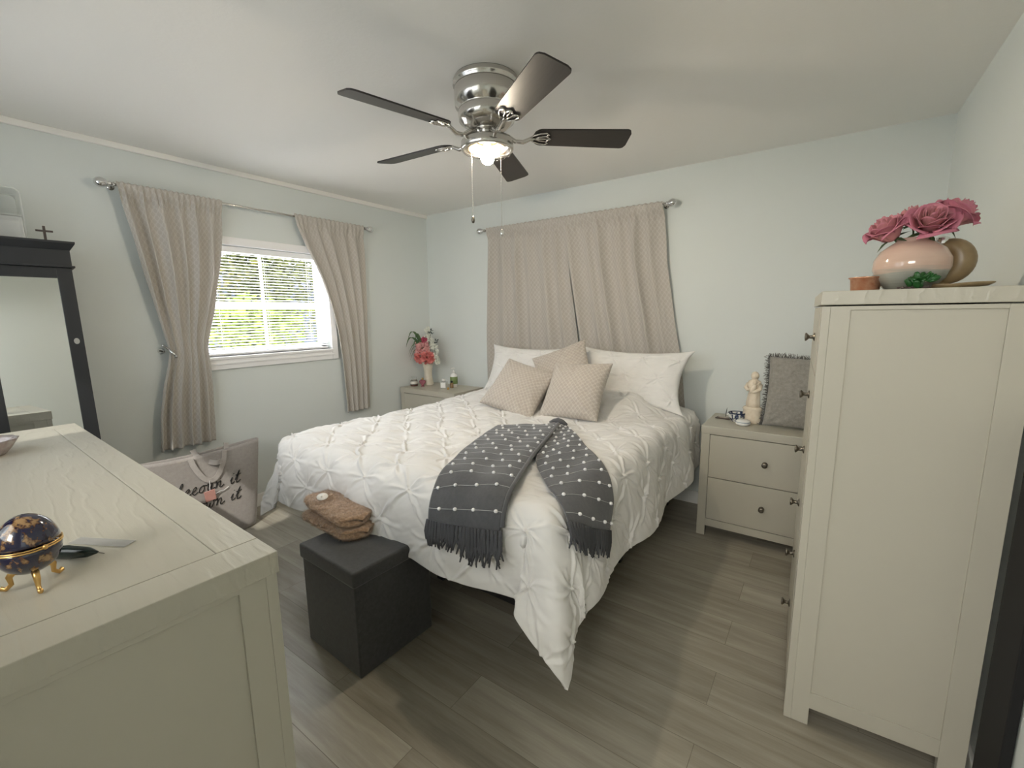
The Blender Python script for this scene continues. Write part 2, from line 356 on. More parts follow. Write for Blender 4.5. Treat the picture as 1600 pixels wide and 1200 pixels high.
foliage('shade_tree', 'yellow green leafy tree filling the upper left of the window view', (-4.6, -1.7, -.12), 1.0, 1.35, 1.3, 6500, (.20, .19, .04), (.42, .38, .09), 1, .12)
foliage('shade_tree', 'leafy green tree at the upper right of the window view', (-6.5, 1.3, -.12), 1.0, 1.6, 1.5, 5500, (.16, .18, .05), (.36, .38, .12), 2, .13)
foliage('garden_bush', 'bright lime green bush at mid height beyond the window', (-3.6, -.1, -.12), .6, .85, .85, 3000, (.24, .32, .05), (.44, .50, .10), 3, .10, False)
foliage('garden_bush', 'low lime green bush at lower left beyond the window', (-3.2, -1.2, -.12), .35, .4, .62, 1200, (.26, .34, .05), (.44, .50, .10), 4, .08, False)
m_nb = noisy('pale_blue_siding', (.30, .35, .42), (.36, .41, .47), 3, .8)
nb = thing('neighbour_house', 'pale blue grey neighbouring house seen dimly through the blind', 'house', (-12.5, 2.5, -.12))
obj('house_wall', B(-2, 0, -7, 5, 0, 2.6), m_nb, nb)
bm = bmesh.new(); v = [bm.verts.new(p) for p in ((.4, -7.4, 2.55), (.4, 5.4, 2.55), (-2.4, 5.4, 3.6), (-2.4, -7.4, 3.6), (-2.4, -7.4, 2.55), (-2.4, 5.4, 2.55))]
for f in ((0, 1, 2, 3), (0, 3, 4), (1, 5, 2), (0, 4, 5, 1), (3, 2, 5, 4)): bm.faces.new([v[i] for i in f])
obj('roof', bm, noisy('grey_shingles', (.25, .25, .26), (.35, .35, .36), 20, .9), nb)

# ------------------------------------------------------------------ curtains and rods
def curtain(name, label, zs, Ls, Rs, axis, base, depth, npl, seed, squeeze=None, width=1.05, length=1.6, group=None, zt=2.19):
    """zs: heights; Ls/Rs: left and right edge at those heights, along axis ('x' or 'y'); folds stand out from base"""
    rows, cols = 150, 260
    z = np.linspace(zt + .017, min(zs), rows)[:, None]; u = np.linspace(0, 1, cols)[None, :]
    order = np.argsort(zs); zz = np.array(zs)[order]
    L = np.interp(z, zz, np.array(Ls)[order]); Rg = np.interp(z, zz, np.array(Rs)[order])
    k = np.hanning(17); k /= k.sum()
    def smooth(a): return np.convolve(np.pad(a[:, 0], 8, 'edge'), k, 'valid')[:, None]
    L = smooth(L); Rg = smooth(Rg)
    rs = np.random.RandomState(seed)
    warp = u + .018 * np.sin(2 * PI * (2.3 * u + rs.rand())) + .012 * vnoise(u * np.ones_like(z), z * .6, seed, 3)
    ph = npl * 2 * PI * warp + .7 * vnoise(u + 0 * z, z, seed + 5, 1.5)
    ph2 = (npl * .47) * 2 * PI * warp + 1.3
    down = np.clip((zt - z) / .25, 0, 1)
    f = (.60 * np.sin(ph) + .35 * np.sin(ph2 + .8 * (zt - z)) + .25 * vnoise(u * 9 + 0 * z, z * 1.2, seed + 9, 1.5))
    gather = .32 * np.sin(npl * 3.1 * 2 * PI * u + 3 * rs.rand()) * np.exp(-((z - zt + .03) / .05) ** 2)
    d = depth * (f * (.45 + .55 * down) + gather)
    wd = (Rg - L)
    if squeeze is not None: d = d * (1 + 0 * z) * np.interp(z, [squeeze - .35, squeeze - .05, squeeze + .05, squeeze + .4], [1.25, .55, .55, 1.2])
    side = .25 * depth * np.cos(ph) * down
    a = L + (Rg - L) * (u + .0 * ph) + side * np.minimum(1, wd * 3)
    # rod pocket: cloth bulges round the rod
    pk = np.exp(-((z - zt) / .014) ** 2) * .004
    out = base + depth * .9 + d + pk
    rodz = sstep(.0, .09, zt - z); out = .0815 * (1 - rodz) + out * rodz + gather * depth * .35
    out = np.maximum(out, .014 if axis == 'x' else .030)
    zz2 = z + 0 * u + (gather * .02)
    P = np.stack([a, -out, zz2], -1) if axis == 'x' else np.stack([out, a, zz2], -1)
    uv = np.stack([u * width + 0 * z, z + 0 * u], -1)
    o = obj(name, grid_mesh(P, uv=uv), m_curtain, None, True); solid(o, .0025, 0)
    return tag(o, label, 'curtain', group)
def rod(name, label, axis, a0, a1, off, z, sag=0):
    t = thing(name, label, 'curtain rod', (off, a0, z) if axis == 'y' else (a0, -off, z), PI / 2 if axis == 'y' else 0)
    L = a1 - a0; obj('rod', tube(bmesh.new(), [(0, 0, 0), (L / 2, 0, sag), (L, 0, 0)], .0085, 12), m_chrome, t, True)
    for x, s in ((0, -1), (L, 1)):
        bm = lathe(bmesh.new(), [(.006, 0), (.014, .004), (.014, .010), (.009, .014), (.02, .022), (.0265, .036), (.028, .048), (.024, .062), (.014, .073), (0, .077)], 20, T3((x, 0, 0)) @ Matrix.Rotation(s * PI / 2, 4, 'Y'))
        obj('finial', bm, m_steel, t, True)
        bx = x - s * .012; sg = 1 if axis == 'y' else 1
        bm = bmesh.new(); tube(bm, [(bx, 0, 0), (bx, (off - .002) * sg, -.004)], .005, 8); tube(bm, [(bx - .001, 0, 0), (bx + .001, 0, 0)], .014, 12)
        lathe(bm, [(.0, 0), (.018, 0), (.018, .004), (0, .004)], 16, T3((bx, off * sg, -.004)) @ Matrix.Rotation(PI / 2, 4, 'X'))
        obj('bracket', bm, m_chrome, t, True)
    return t
rod('curtain_rod', 'long silver curtain rod with round finials above the window', 'y', -2.52, -.80, .068, 2.19)
rod('curtain_rod', 'silver curtain rod with round finials above the bed', 'x', .81, 2.46, .068, 2.19)
curtain('curtain', 'beige trellis patterned curtain tied back at the left of the window',
        [2.2, 2.0, 1.75, 1.5, 1.3, 1.23, 1.15, 1.0, .8, .59], [-2.50, -2.475, -2.44, -2.40, -2.365, -2.35, -2.365, -2.41, -2.45, -2.47],
        [-1.95, -1.965, -2.0, -2.06, -2.12, -2.135, -2.13, -2.13, -2.14, -2.15], 'y', .034, .030, 6, 3, squeeze=1.23)
curtain('curtain', 'beige trellis patterned curtain hanging at the right of the window',
        [2.2, 2.0, 1.75, 1.5, 1.3, 1.1, .9, .59], [-1.46, -1.385, -1.27, -1.19, -1.15, -1.13, -1.12, -1.11],
        [-.83, -.82, -.825, -.83, -.84, -.845, -.85, -.86], 'y', .034, .026, 5, 11)
curtain('curtain', 'beige trellis patterned curtain behind the left white pillow',
        [2.2, 1.8, 1.3, 1.0, .59], [.85, .825, .805, .80, .80], [1.645, 1.68, 1.76, 1.80, 1.83], 'x', .012, .027, 6, 21, width=1.2)
curtain('curtain', 'beige trellis patterned curtain behind the right white pillow',
        [2.2, 1.8, 1.3, 1.1, .59], [1.62, 1.69, 1.78, 1.82, 1.86], [2.44, 2.47, 2.555, 2.60, 2.66], 'x', .012, .028, 6, 31, width=1.2)
# tieback hook holding the left curtain
tb = thing('tieback', 'chrome tieback holdback gripping the left curtain', 'tieback', (.0, -2.372, 1.225))
bm = bmesh.new(); lathe(bm, [(0, 0), (.02, 0), (.02, .004), (.006, .008), (.006, .045)], 16, Matrix.Rotation(PI / 2, 4, 'Y')); obj('wall_plate', bm, m_steel, tb, True)
bm = bmesh.new(); pts = []
for k in range(15):
    q = k / 14; pts.append((.045 + .055 * math.sin(q * PI * .6), .0 + q * .045, .035 - q * .07))
tube(bm, pts, .008, 10); ball(bm, pts[-1], .011, 2); ball(bm, pts[0], .010, 2)
obj('hook', bm, m_steel, tb, True)

# ------------------------------------------------------------------ ceiling fan
FX, FY = 2.16, -1.72
fan = thing('ceiling_fan', 'brushed nickel ceiling fan with five dark blades and one lit bulb', 'ceiling fan', (FX, FY, H))
bm = lathe(bmesh.new(), [(.0, -.001), (.140, -.001), (.146, -.012), (.146, -.026), (.136, -.032), (.137, -.036), (.141, -.046), (.138, -.110), (.122, -.118), (.121, -.126), (.126, -.136), (.122, -.168), (.098, -.188), (.078, -.202), (.0, -.202)], 48)
obj('motor_housing', bm, m_chrome, fan, True)
bm = lathe(bmesh.new(), [(0, -.202), (.060, -.202), (.060, -.208), (.042, -.212), (.042, -.228), (.050, -.232), (.07, -.240), (.0, -.240)], 40); obj('switch_cup', bm, m_chrome, fan, True)
# light fitter: open shallow ring with a glass liner
bm = lathe(bmesh.new(), [(.048, -.222), (.07, -.234), (.108, -.248), (.116, -.256), (.117, -.284), (.112, -.290), (.104, -.290), (.101, -.282), (.099, -.262), (.060, -.248), (.0, -.246)], 48, cap=False)
obj('light_ring', bm, m_chrome, fan, True)
m_amber = mat('ribbed_amber_glass', (.07, .045, .018), .3)
prof = [(.084, -.283)] + [(.082 - .03 * k / 10 + (.0015 if k % 2 else -.0015), -.280 + .030 * k / 10) for k in range(11)]
obj('glass_liner', lathe(bmesh.new(), prof, 48, cap=False), m_amber, fan, True)
m_bulb = mat('lit_bulb', (1, .95, .85), .3); bsdf(m_bulb).inputs['Emission Color'].default_value = (1, .86, .66, 1); bsdf(m_bulb).inputs['Emission Strength'].default_value = 520
bm = lathe(bmesh.new(), [(.0, -.346), (.013, -.344), (.023, -.337), (.029, -.324), (.030, -.312), (.026, -.297), (.018, -.282), (.0135, -.270), (.0135, -.258)], 24); bulb = obj('bulb', bm, m_bulb, fan, True)
obj('socket', lathe(bmesh.new(), [(.017, -.246), (.017, -.262), (.0137, -.264)], 20), m_knob, fan, True)
angs = [-104 + 72 * k for k in range(5)]
BZ = -.228
def blade_bm():
    bm = bmesh.new(); n = 60; top = []; bot = []
    for i in range(n + 1):
        q = i / n; x = .205 + q * .438
        hw_ = .054 + .013 * q
        if q < .09: hw_ *= .15 + .85 * math.sqrt(max(.0, 1 - ((.09 - q) / .09) ** 2))
        if q > .94: hw_ *= .62 + .38 * math.sqrt(max(0, 1 - ((q - .94) / .06) ** 2))
        hw_ = max(hw_, .006)
        for lst, z in ((top, .003), (bot, -.003)): lst.append((bm.verts.new((x, -hw_, z)), bm.verts.new((x, hw_, z))))
    for i in range(n):
        a, b = top[i], top[i + 1]; bm.faces.new((a[0], b[0], b[1], a[1])); a2, b2 = bot[i], bot[i + 1]; bm.faces.new((a2[1], b2[1], b2[0], a2[0]))
        bm.faces.new((a[0], a2[0], b2[0], b[0])); bm.faces.new((a[1], b[1], b2[1], a2[1]))
    bm.faces.new((top[0][0], top[0][1], bot[0][1], bot[0][0])); bm.faces.new((top[-1][1], top[-1][0], bot[-1][0], bot[-1][1])); return bm
def iron_bm():
    bm = bmesh.new()
    tube(bm, [(.062, 0, .012), (.095, 0, -.002), (.125, 0, -.022), (.160, 0, -.024), (.195, 0, -.008), (.215, 0, -.006)], [.010, .010, .009, .009, .008, .006], 10)
    for s in (-1, 1):
        tube(bm, [(.19, 0, -.007), (.205, s * .020, -.007), (.235, s * .036, -.007), (.262, s * .040, -.007), (.275, s * .030, -.007), (.262, s * .018, -.007), (.232, s * .012, -.007), (.21, 0, -.007)], .0036, 6)
        tube(bm, [(.262, s * .018, -.007), (.285, 0, -.007)], .0034, 6)
    tube(bm, [(.21, 0, -.007), (.285, 0, -.007)], .0034, 6)
    return bm
bme = blade_bm(); ime = iron_bm()
b0 = obj('blade', bme, m_blade, fan); i0 = obj('blade_iron', ime, m_chrome, fan, True)
for k, a in enumerate(angs):
    Mb = T3((0, 0, BZ)) @ Matrix.Rotation(math.radians(a), 4, 'Z') @ Matrix.Rotation(math.radians(-13), 4, 'X')
    for src in (b0, i0):
        o = src if k == 0 else src.copy()
        if k: C.objects.link(o); o.parent = fan
        o.matrix_local = Mb
for (dx, dy, zb, nm) in ((-.055, -.045, -.565, 1), (.085, -.015, -.635, 2)):
    bm = bmesh.new(); tube(bm, [(dx, dy, -.285), (dx, dy, zb)], .0012, 5)
    for q in range(28): ball(bm, (dx, dy, -.290 + (zb + .295) * q / 28), .0021, 1)
    obj('pull_chain', bm, m_chrome, fan)
    bm = lathe(bmesh.new(), [(0, -.034), (.006, -.030), (.0085, -.020), (.006, -.008), (.002, 0)], 12, T3((dx, dy, zb))); obj('chain_pull', bm, m_knob if nm == 1 else m_steel, fan, True)

# ------------------------------------------------------------------ bed
BX0, BX1, BY0, BYH = 1.02, 2.66, -2.08, -.14
OL, OR_, OF = .30, .48, .42
TOP = .765
def drape(s, t, off=0.0):
    """cloth coordinates (s across the bed, t along it) -> a point of the duvet, offset outwards"""
    s = np.asarray(s, float); t = np.asarray(t, float)
    du = np.maximum(BX0 - s, 0) + np.maximum(s - BX1, 0); sx_ = np.where(s < BX0, -1., 1.)
    dv = np.maximum(BY0 - t, 0); r = np.hypot(du, dv) + 1e-9; th = np.arctan2(dv, du + 1e-12)
    R = .125; a = np.minimum(r / R, 1.45); over = np.maximum(r - R * 1.45, 0)
    fold = np.sin(2 * th) * sstep(.1, .5, r)
    r = r * (1 - .10 * np.sin(2 * th) ** 10 * sstep(.45, .64, r))
    out = R * np.sin(a) + over * np.cos(1.45) + fold * .06
    drop = R * (1 - np.cos(a)) + over * np.sin(1.45)
    wv = sstep(.08, .4, r)
    out = out + wv * (.018 * np.sin(s * 11 + 1) * (dv > 0) + .022 * np.sin(t * 9 + .5) * (du > 0)) + wv * fold * .028 * np.sin(th * 9 + 1)
    an = a
    x = np.clip(s, BX0, BX1) + sx_ * np.cos(th) * (out + off * np.sin(an)); y = np.maximum(t, BY0) - np.sin(th) * (out + off * np.sin(an))
    tg = (th - PI / 4) * .17 * fold * (dv > 0) * (du > 0); x = x - sx_ * np.sin(th) * tg; y = y - np.cos(th) * tg
    top = TOP + .012 * np.sin(s * 5 + .6) * np.sin(t * 4.2)
    hump = sstep(-.80, -.45, t) * .115 * sstep(-.05, .28, s - BX0) * sstep(-.02, .3, BX1 - s)
    hump = hump * (1 - .35 * np.exp(-((s - 1.84) / .09) ** 2))
    z = top + hump - drop + off * np.cos(an)
    return np.stack([x, y, z], -1)
_dn = np.random.RandomState(5)
SP = .30
def nodes_list():
    L = []
    i0, i1 = int(-6), int(12)
    for j in range(-4, 18):
        for i in range(-3, 12):
            s = .86 + i * SP + (SP / 2 if j % 2 else 0); t = -2.52 + j * SP * .48
            L.append((s + _dn.uniform(-.018, .018), t + _dn.uniform(-.018, .018), _dn.uniform(0, 6.28), _dn.randint(6, 9)))
    return np.array(L)
def tufted(S, Tt, NL, scale=1.0, reach=.15):
    """height of the pintuck quilting at cloth points: gathered knots, sharp pleats running out of them, low puffs between"""
    h = np.zeros_like(S); dmin = np.full_like(S, 9.); rg = np.random.RandomState(11)
    for (cs, ct, ph, nn) in NL:
        dx = S - cs; dy = Tt - ct; msk = (np.abs(dx) < reach * 1.25) & (np.abs(dy) < reach * 1.25)
        rays = []
        for sg in (-1, 1):
            for q in (-1, 1): rays.append((math.atan2(sg * .692, q * .722) + rg.uniform(-.09, .09), reach * 1.0, rg.uniform(.005, .009)))
        rays += [(rg.uniform(-.12, .12), reach * 1.0, .007), (PI + rg.uniform(-.12, .12), reach * 1.0, .007)]
        for k in range(int(nn) - 2): rays.append((rg.uniform(0, 2 * PI), reach * rg.uniform(.4, .8), rg.uniform(.004, .007)))
        if not msk.any(): continue
        x = dx[msk]; y = dy[msk]; d = np.hypot(x, y); hm = np.zeros_like(x)
        dmin[msk] = np.minimum(dmin[msk], d)
        for (a, L, A) in rays:
            ca, sa = math.cos(a), math.sin(a); al = x * ca + y * sa; bend = rg.uniform(-.018, .018) * np.sin(np.clip(al / L, 0, 1.3) * PI)
            pr = -x * sa + y * ca + bend; wd = .0045 + .045 * np.clip(al, 0, None)
            ridge = np.exp(-(pr / wd) ** 2) - .55 * np.exp(-((pr - 1.7 * wd) / (1.2 * wd)) ** 2)
            hm += A * ridge * (al > 0) * np.clip(1 - (al / L) ** 2, 0, 1) * (.35 + .65 * np.minimum(al / .02, 1)) * (.8 + .2 * np.sin(al * 60 + a * 3))
        hm += .005 * np.exp(-(d / .007) ** 2)
        h[msk] += scale * hm
    h += scale * .013 * (1 - np.exp(-(dmin / (.50 * reach)) ** 2)) - scale * .010
    return h
ns_, nt_ = 620, 630
S, Tt = np.meshgrid(np.linspace(BX0 - OL, BX1 + OR_, ns_), np.linspace(BY0 - OF, BYH, nt_))
NL = nodes_list()
hh = tufted(S, Tt, NL, 1.45)
hh += .010 * vnoise(S, Tt, 3, 4, 2) + .0035 * vnoise(S * .6 + Tt * .5, Tt * 2 - S, 8, 16, 2)
edge = np.minimum(np.minimum(S - (BX0 - OL), BX1 + OR_ - S), Tt - (BY0 - OF)); hh *= (.35 + .65 * sstep(0, .05, edge))
P0 = drape(S, Tt); Pu = np.gradient(P0, axis=1); Pv = np.gradient(P0, axis=0); Nn = np.cross(Pu, Pv); Nn /= np.linalg.norm(Nn, axis=-1, keepdims=True) + 1e-12
P = P0 + Nn * hh[..., None]
duv = obj('duvet', grid_mesh(P), m_duvet, None, True); solid(duv, .012, -1)
tag(duv, 'white pintucked duvet draped over the bed with a corner hanging to the floor', 'duvet')

bed = thing('bed', 'low black platform bed frame with a white mattress under the duvet', 'bed', ((BX0 + BX1) / 2, -1.08, 0))
hx = .79
obj('mattress', B(-.775, .775, -.98, .98, .40, .70, bev=.04, seg=4), m_sheet, bed, True, 'white mattress')
bm = bmesh.new(); box(bm, -hx, hx, -1.02, -.985, .30, .385, bev=.006); box(bm, -hx, hx, .985, 1.02, .30, .385, bev=.006); box(bm, -hx, -hx + .035, -1.0, 1.0, .30, .385, bev=.006); box(bm, hx - .035, hx, -1.0, 1.0, .30, .385, bev=.006); box(bm, -.02, .02, -1, 1, .30, .36)
obj('side_rails', bm, m_blackm, bed)
bm = bmesh.new()
for k in range(11): box(bm, -hx + .03, hx - .03, -.93 + k * .18, -.84 + k * .18, .375, .395)
obj('slats', bm, m_blackm, bed)
for x in (-hx + .06, 0, hx - .06):
    for y in (-.70, 0, .94): obj('leg', B(x - .022, x + .022, y - .022, y + .022, 0, .31), m_blackm, bed)

# ------------------------------------------------------------------ pillows and cushions
def pillow_mesh(wd, ht, th, n=90, pinch=.07, seed=1, tuft=False, corner=.0, wr=.005):
    a = np.linspace(-1, 1, n); u, v = np.meshgrid(a, a); u = np.sin(u * PI / 2) * .35 + u * .65; v = np.sin(v * PI / 2) * .35 + v * .65
    x = wd / 2 * u * (1 - pinch * (1 - v ** 2)) * (1 + corner * (u * v) ** 4); y = ht / 2 * v * (1 - pinch * (1 - u ** 2) * wd / ht * .8) * (1 + corner * (u * v) ** 4)
    e = np.clip((1 - u ** 2) * (1 - v ** 2), 0, 1); z = th / 2 * e ** .42
    fr = sstep(0, .12, e)
    nz = vnoise(u * 2, v * 2, seed, 2.5, 3) * wr * 2 * fr + wr * .8 * vnoise(u * 3 + v, v * 8 - u * 3, seed + 4, 2, 2) * fr
    # radiating wrinkles from the corners
    for cx in (-1, 1):
        for cy in (-1, 1):
            d = np.hypot(u - cx, v - cy); g = np.arctan2(v - cy, u - cx); nz += wr * .7 * np.cos(g * 14 + seed) * np.exp(-((d - .35) / .25) ** 2) * fr
    top = z + nz
    if tuft:
        L = []
        r = np.random.RandomState(seed)
        for j in range(-3, 4):
            for i in range(-3, 4):
                L.append((i * .24 + (.12 if j % 2 else 0) + r.uniform(-.01, .01), j * .13 + r.uniform(-.01, .01), r.uniform(0, 6), r.randint(5, 8)))
        top = z + nz * .45 + tufted(x, y, np.array(L), .75, .12) * fr
    bot = -z - nz[::-1] * .7
    Pt = np.stack([x, y, top], -1); Pb = np.stack([x, y, bot], -1)[:, ::-1]
    uvt = np.stack([x, y], -1); uvb = uvt[:, ::-1] + 3
    m1 = grid_mesh(Pt, uv=uvt); m2 = grid_mesh(Pb, uv=uvb); bm = bmesh.new(); bm.from_mesh(m1); bm.from_mesh(m2)
    bmesh.ops.remove_doubles(bm, verts=bm.verts[:], dist=1e-4); bpy.data.meshes.remove(m1); bpy.data.meshes.remove(m2)
    return bm
def cushion(name, label, cat, c, wd, ht, th, lean, yaw, roll, m, group=None, **kw):
    o = obj(name, pillow_mesh(wd, ht, th, **kw), m, None, True)
    o.matrix_world = T3(c) @ Matrix.Rotation(math.radians(yaw), 4, 'Z') @ Matrix.Rotation(math.radians(90 - lean), 4, 'X') @ Matrix.Rotation(math.radians(roll), 4, 'Z')
    return tag(o, label, cat, group)
cushion('pillow', 'white pintucked pillow leaning on the curtain at the left side of the bed', 'pillow', (1.44, -.30, .965), .80, .42, .17, 24, 1, 0, m_sheet, 'white shams at the head of the bed', n=220, tuft=True, seed=3, pinch=.09, corner=.05)
cushion('pillow', 'white pintucked pillow leaning on the curtain at the right side of the bed', 'pillow', (2.30, -.30, .965), .82, .43, .18, 24, -1, -1, m_sheet, 'white shams at the head of the bed', n=220, tuft=True, seed=8, pinch=.09, corner=.07)
cushion('throw_cushion', 'beige patterned cushion tilted at the back, between the two white pillows', 'cushion', (1.90, -.53, 1.00), .44, .42, .14, 30, 5, 24, m_cushion, 'beige patterned cushions on the bed', seed=5, pinch=.10)
cushion('throw_cushion', 'beige patterned cushion leaning in front at the left of the trio', 'cushion', (1.70, -.82, .905), .44, .42, .17, 42, 12, -17, m_cushion, 'beige patterned cushions on the bed', seed=12, pinch=.09)
cushion('throw_cushion', 'beige patterned cushion leaning in front at the right of the trio', 'cushion', (2.13, -.79, .925), .44, .42, .17, 36, -5, 4, m_cushion, 'beige patterned cushions on the bed', seed=17, pinch=.09)

# ------------------------------------------------------------------ throw blanket
def arm(Lp, Rp, off, width, fold=0):
    n = 120; L = np.array(Lp); Rg = np.array(Rp)
    def res(A):
        k = np.linspace(0, 1, len(A)); q = np.linspace(0, 1, n)
        out = np.stack([np.interp(q, k, A[:, i]) for i in (0, 1)], 1)
        h = np.hanning(25); h /= h.sum()
        for i in (0, 1):
            e = np.pad(out[:, i], 12, mode='reflect', reflect_type='odd'); out[:, i] = np.convolve(e, h, 'valid')
        return out
    L = res(L); Rg = res(Rg); cols = 46; u = np.linspace(0, 1, cols)[None, :, None]
    ST = L[:, None] * (1 - u) + Rg[:, None] * u
    seg = np.linalg.norm(np.diff((L + Rg) / 2, axis=0), axis=1); ln = np.concatenate([[0], np.cumsum(seg)])
    o = off + .0045 * vnoise(ST[..., 0] * 3, ST[..., 1] * 3, int(off * 1000), 3, 2) + .003 * np.sin(ST[..., 0] * 38 + ST[..., 1] * 11)
    o = o + .006 * (1 - np.abs(2 * u[..., 0] - 1) ** 6) * 1
    P = drape(ST[..., 0], ST[..., 1], o); uv = np.stack([np.broadcast_to(u[..., 0] * width, (n, cols)), np.broadcast_to(ln[:, None], (n, cols))], -1)
    return P, uv, ln
thr = thing('throw_blanket', 'charcoal throw blanket with white bobbles and fringe folded over the duvet', 'blanket', (2.2, -1.2, .78))
def child(name, me, m, smooth=True, label=None):
    o = obj(name, me, m, thr, smooth, label); o.matrix_parent_inverse = Matrix.Translation((-2.2, 1.2, -.78)); return o
A1L = [(1.946, -1.40), (2.018, -1.62), (2.12, -1.90), (2.20, -2.10), (2.225, -2.18), (2.23, -2.23), (2.234, -2.285)]
A1R = [(2.21, -1.16), (2.33, -1.50), (2.40, -1.73), (2.475, -1.94), (2.535, -2.09), (2.565, -2.17), (2.58, -2.245)]
A2L = [(2.16, -1.21), (2.33, -1.56), (2.43, -1.76), (2.53, -1.88), (2.63, -1.985), (2.71, -2.05), (2.78, -2.10)]
A2R = [(2.26, -1.13), (2.42, -1.32), (2.56, -1.48), (2.68, -1.61), (2.78, -1.70), (2.86, -1.755), (2.93, -1.80)]
arms = []
for (L, Rg, off, nm) in ((A2L, A2R, .016, 'right arm of the throw'), (A1L, A1R, .030, 'left arm of the throw')):
    P, uv, ln = arm(L, Rg, off, .36); arms.append((P, ln)); o = child('blanket_cloth', grid_mesh(P, uv=uv), m_throw); solid(o, .006, 0)
# rolled hem along the fold
P, ln = arms[1]; bm = bmesh.new(); tube(bm, [tuple(P[i, -1] + np.array([.004, .004, .002])) for i in range(0, 118, 3)], [.009 if i > 2 else .013 for i in range(40)], 8)
child('folded_edge', bm, m_throw)
bm = bmesh.new()     # fold peak at the top where one arm doubles under the other
pts = [tuple(arms[1][0][0, -1] + np.array([-.055 + .03 * k, -.002 * k, .004 + .018 * math.sin(k / 4 * PI)])) for k in range(5)]; tube(bm, pts, [.006, .012, .017, .015, .008], 10); child('folded_edge', bm, m_throw)
# rows of thread with bobbles
bmt = bmesh.new(); rb = random.Random(4); bob = None
for (P, ln) in arms:
    n, cols = P.shape[:2]; row = .035; j = 0
    while row < ln[-1] - .03:
        i = int(np.searchsorted(ln, row)); i = min(i, n - 1)
        Pu = np.gradient(P, axis=1)[i]; Pv = np.gradient(P, axis=0)[i]; N = np.cross(Pu, Pv); N /= np.linalg.norm(N, axis=-1, keepdims=True)
        if N[cols // 2, 2] < 0: N = -N
        Nn_ = N if N[cols // 2] @ np.array([.3, -.7, .6]) > 0 else -N
        tube(bmt, [tuple(P[i, c] + Nn_[c] * .0045) for c in range(0, cols, 3)], .0009, 4)
        for q in range(4):
            c = int((.12 + .25 * q + (.08 if j % 2 else 0) + rb.uniform(-.02, .02)) * (cols - 1)); c = min(c, cols - 1)
            if bob is None: bob = child('bobble', ball(bmesh.new(), (0, 0, 0), .0078, 2, (1, 1, .9)), m_bobble, True, 'white yarn bobble'); bo = bob
            else: bo = bob.copy(); C.objects.link(bo)
            bo.location = tuple(P[i, c] + Nn_[c] * .006)
        row += .0735; j += 1
child('thread_rows', bmt, mat('grey_thread', (.5, .5, .5), .9), False, 'white thread')
for ai, (P, ln) in enumerate(arms):
    bm = bmesh.new(); rf = random.Random(3 + ai); Pe = P[-1]; dn = P[-1] - P[-6]; dn /= np.linalg.norm(dn, axis=-1, keepdims=True)
    N = np.cross(np.gradient(P, axis=1)[-1], np.gradient(P, axis=0)[-1]); N /= np.linalg.norm(N, axis=-1, keepdims=True)
    if N[20] @ np.array([.3, -.8, .4]) < 0: N = -N
    for k in range(26):
        c = k / 25 * (P.shape[1] - 1); ci = int(c); p = Vector(Pe[ci]); d = Vector(dn[ci]) * .6 + Vector((0, 0, -.5)); d.normalize(); Nv = Vector(N[ci]); s = Vector(Pe[min(ci + 3, 45)] - Pe[max(ci - 3, 0)]).normalized()
        for q in range(3):
            L = rf.uniform(.07, .105) * (1 + (.35 if ai == 1 and k > 12 else 0)); o1 = s * rf.uniform(-.008, .008); o2 = s * rf.uniform(-.02, .02)
            tube(bm, [p + Nv * .003, p + d * L * .22 + Nv * .006 + o1 * .4, p + d * L * .6 + Nv * .009 + o1, p + d * L + o2 + Nv * .008], [.0068, .0058, .0055, .0028], 5)
    child('fringe', bm, m_fringe_d, True)

# ------------------------------------------------------------------ case furniture
def knob(par, loc, rz, r=.016):
    bm = lathe(bmesh.new(), [(0, 0), (r * .95, 0), (r * .95, .003), (r * .45, .006), (r * .40, .018), (r * .75, .023), (r, .027), (r * .9, .031), (r * .3, .032), (0, .030)], 20, Matrix.Rotation(PI / 2, 4, 'X'))
    o = obj('knob', bm, m_knob, par, True); o.location = loc; o.rotation_euler = (0, 0, rz); return o
def case_body(bm, wd, dp, ht, bottom, post=.05, top=.046, drawers=2, front_gap=.0):
    """front faces -y, origin at the front-left-bottom corner"""
    for x0 in (0, wd - post):
        box(bm, x0, x0 + post, 0, .022, 0, ht - top, bev=.0015)           # front stiles run to the floor
        xs = 0 if x0 == 0 else wd - .022
        box(bm, xs, xs + .022, .022, .022 + .05, 0, ht - top, bev=.0015); box(bm, xs, xs + .022, dp - .06, dp, 0, ht - top, bev=.0015)
        xi = .006 if x0 == 0 else wd - .016
        box(bm, xi, xi + .010, .06, dp - .05, bottom, ht - top)
        box(bm, xs, xs + .022, .07, dp - .06, bottom - .048, bottom + .012, bev=.0015); box(bm, xs, xs + .022, .07, dp - .06, ht - top - .012, ht - top, bev=.001)
    box(bm, post, wd - post, 0, .02, bottom - .048, bottom, bev=.0015)
    box(bm, .01, wd - .01, dp - .012, dp - .004, bottom - .02, ht - top)
    box(bm, .02, wd - .02, .02, dp - .01, bottom - .01, bottom)
    return bm
def drawer(par, x0, x1, z0, z1, knobs):
    o = obj('drawer', B(x0 + .0025, x1 - .0025, -.0015, .018, z0 + .0025, z1 - .0025, bev=.0012), m_white, par)
    for kx in knobs: knob(o, (kx, -.0015, (z0 + z1) / 2), 0)
    return o
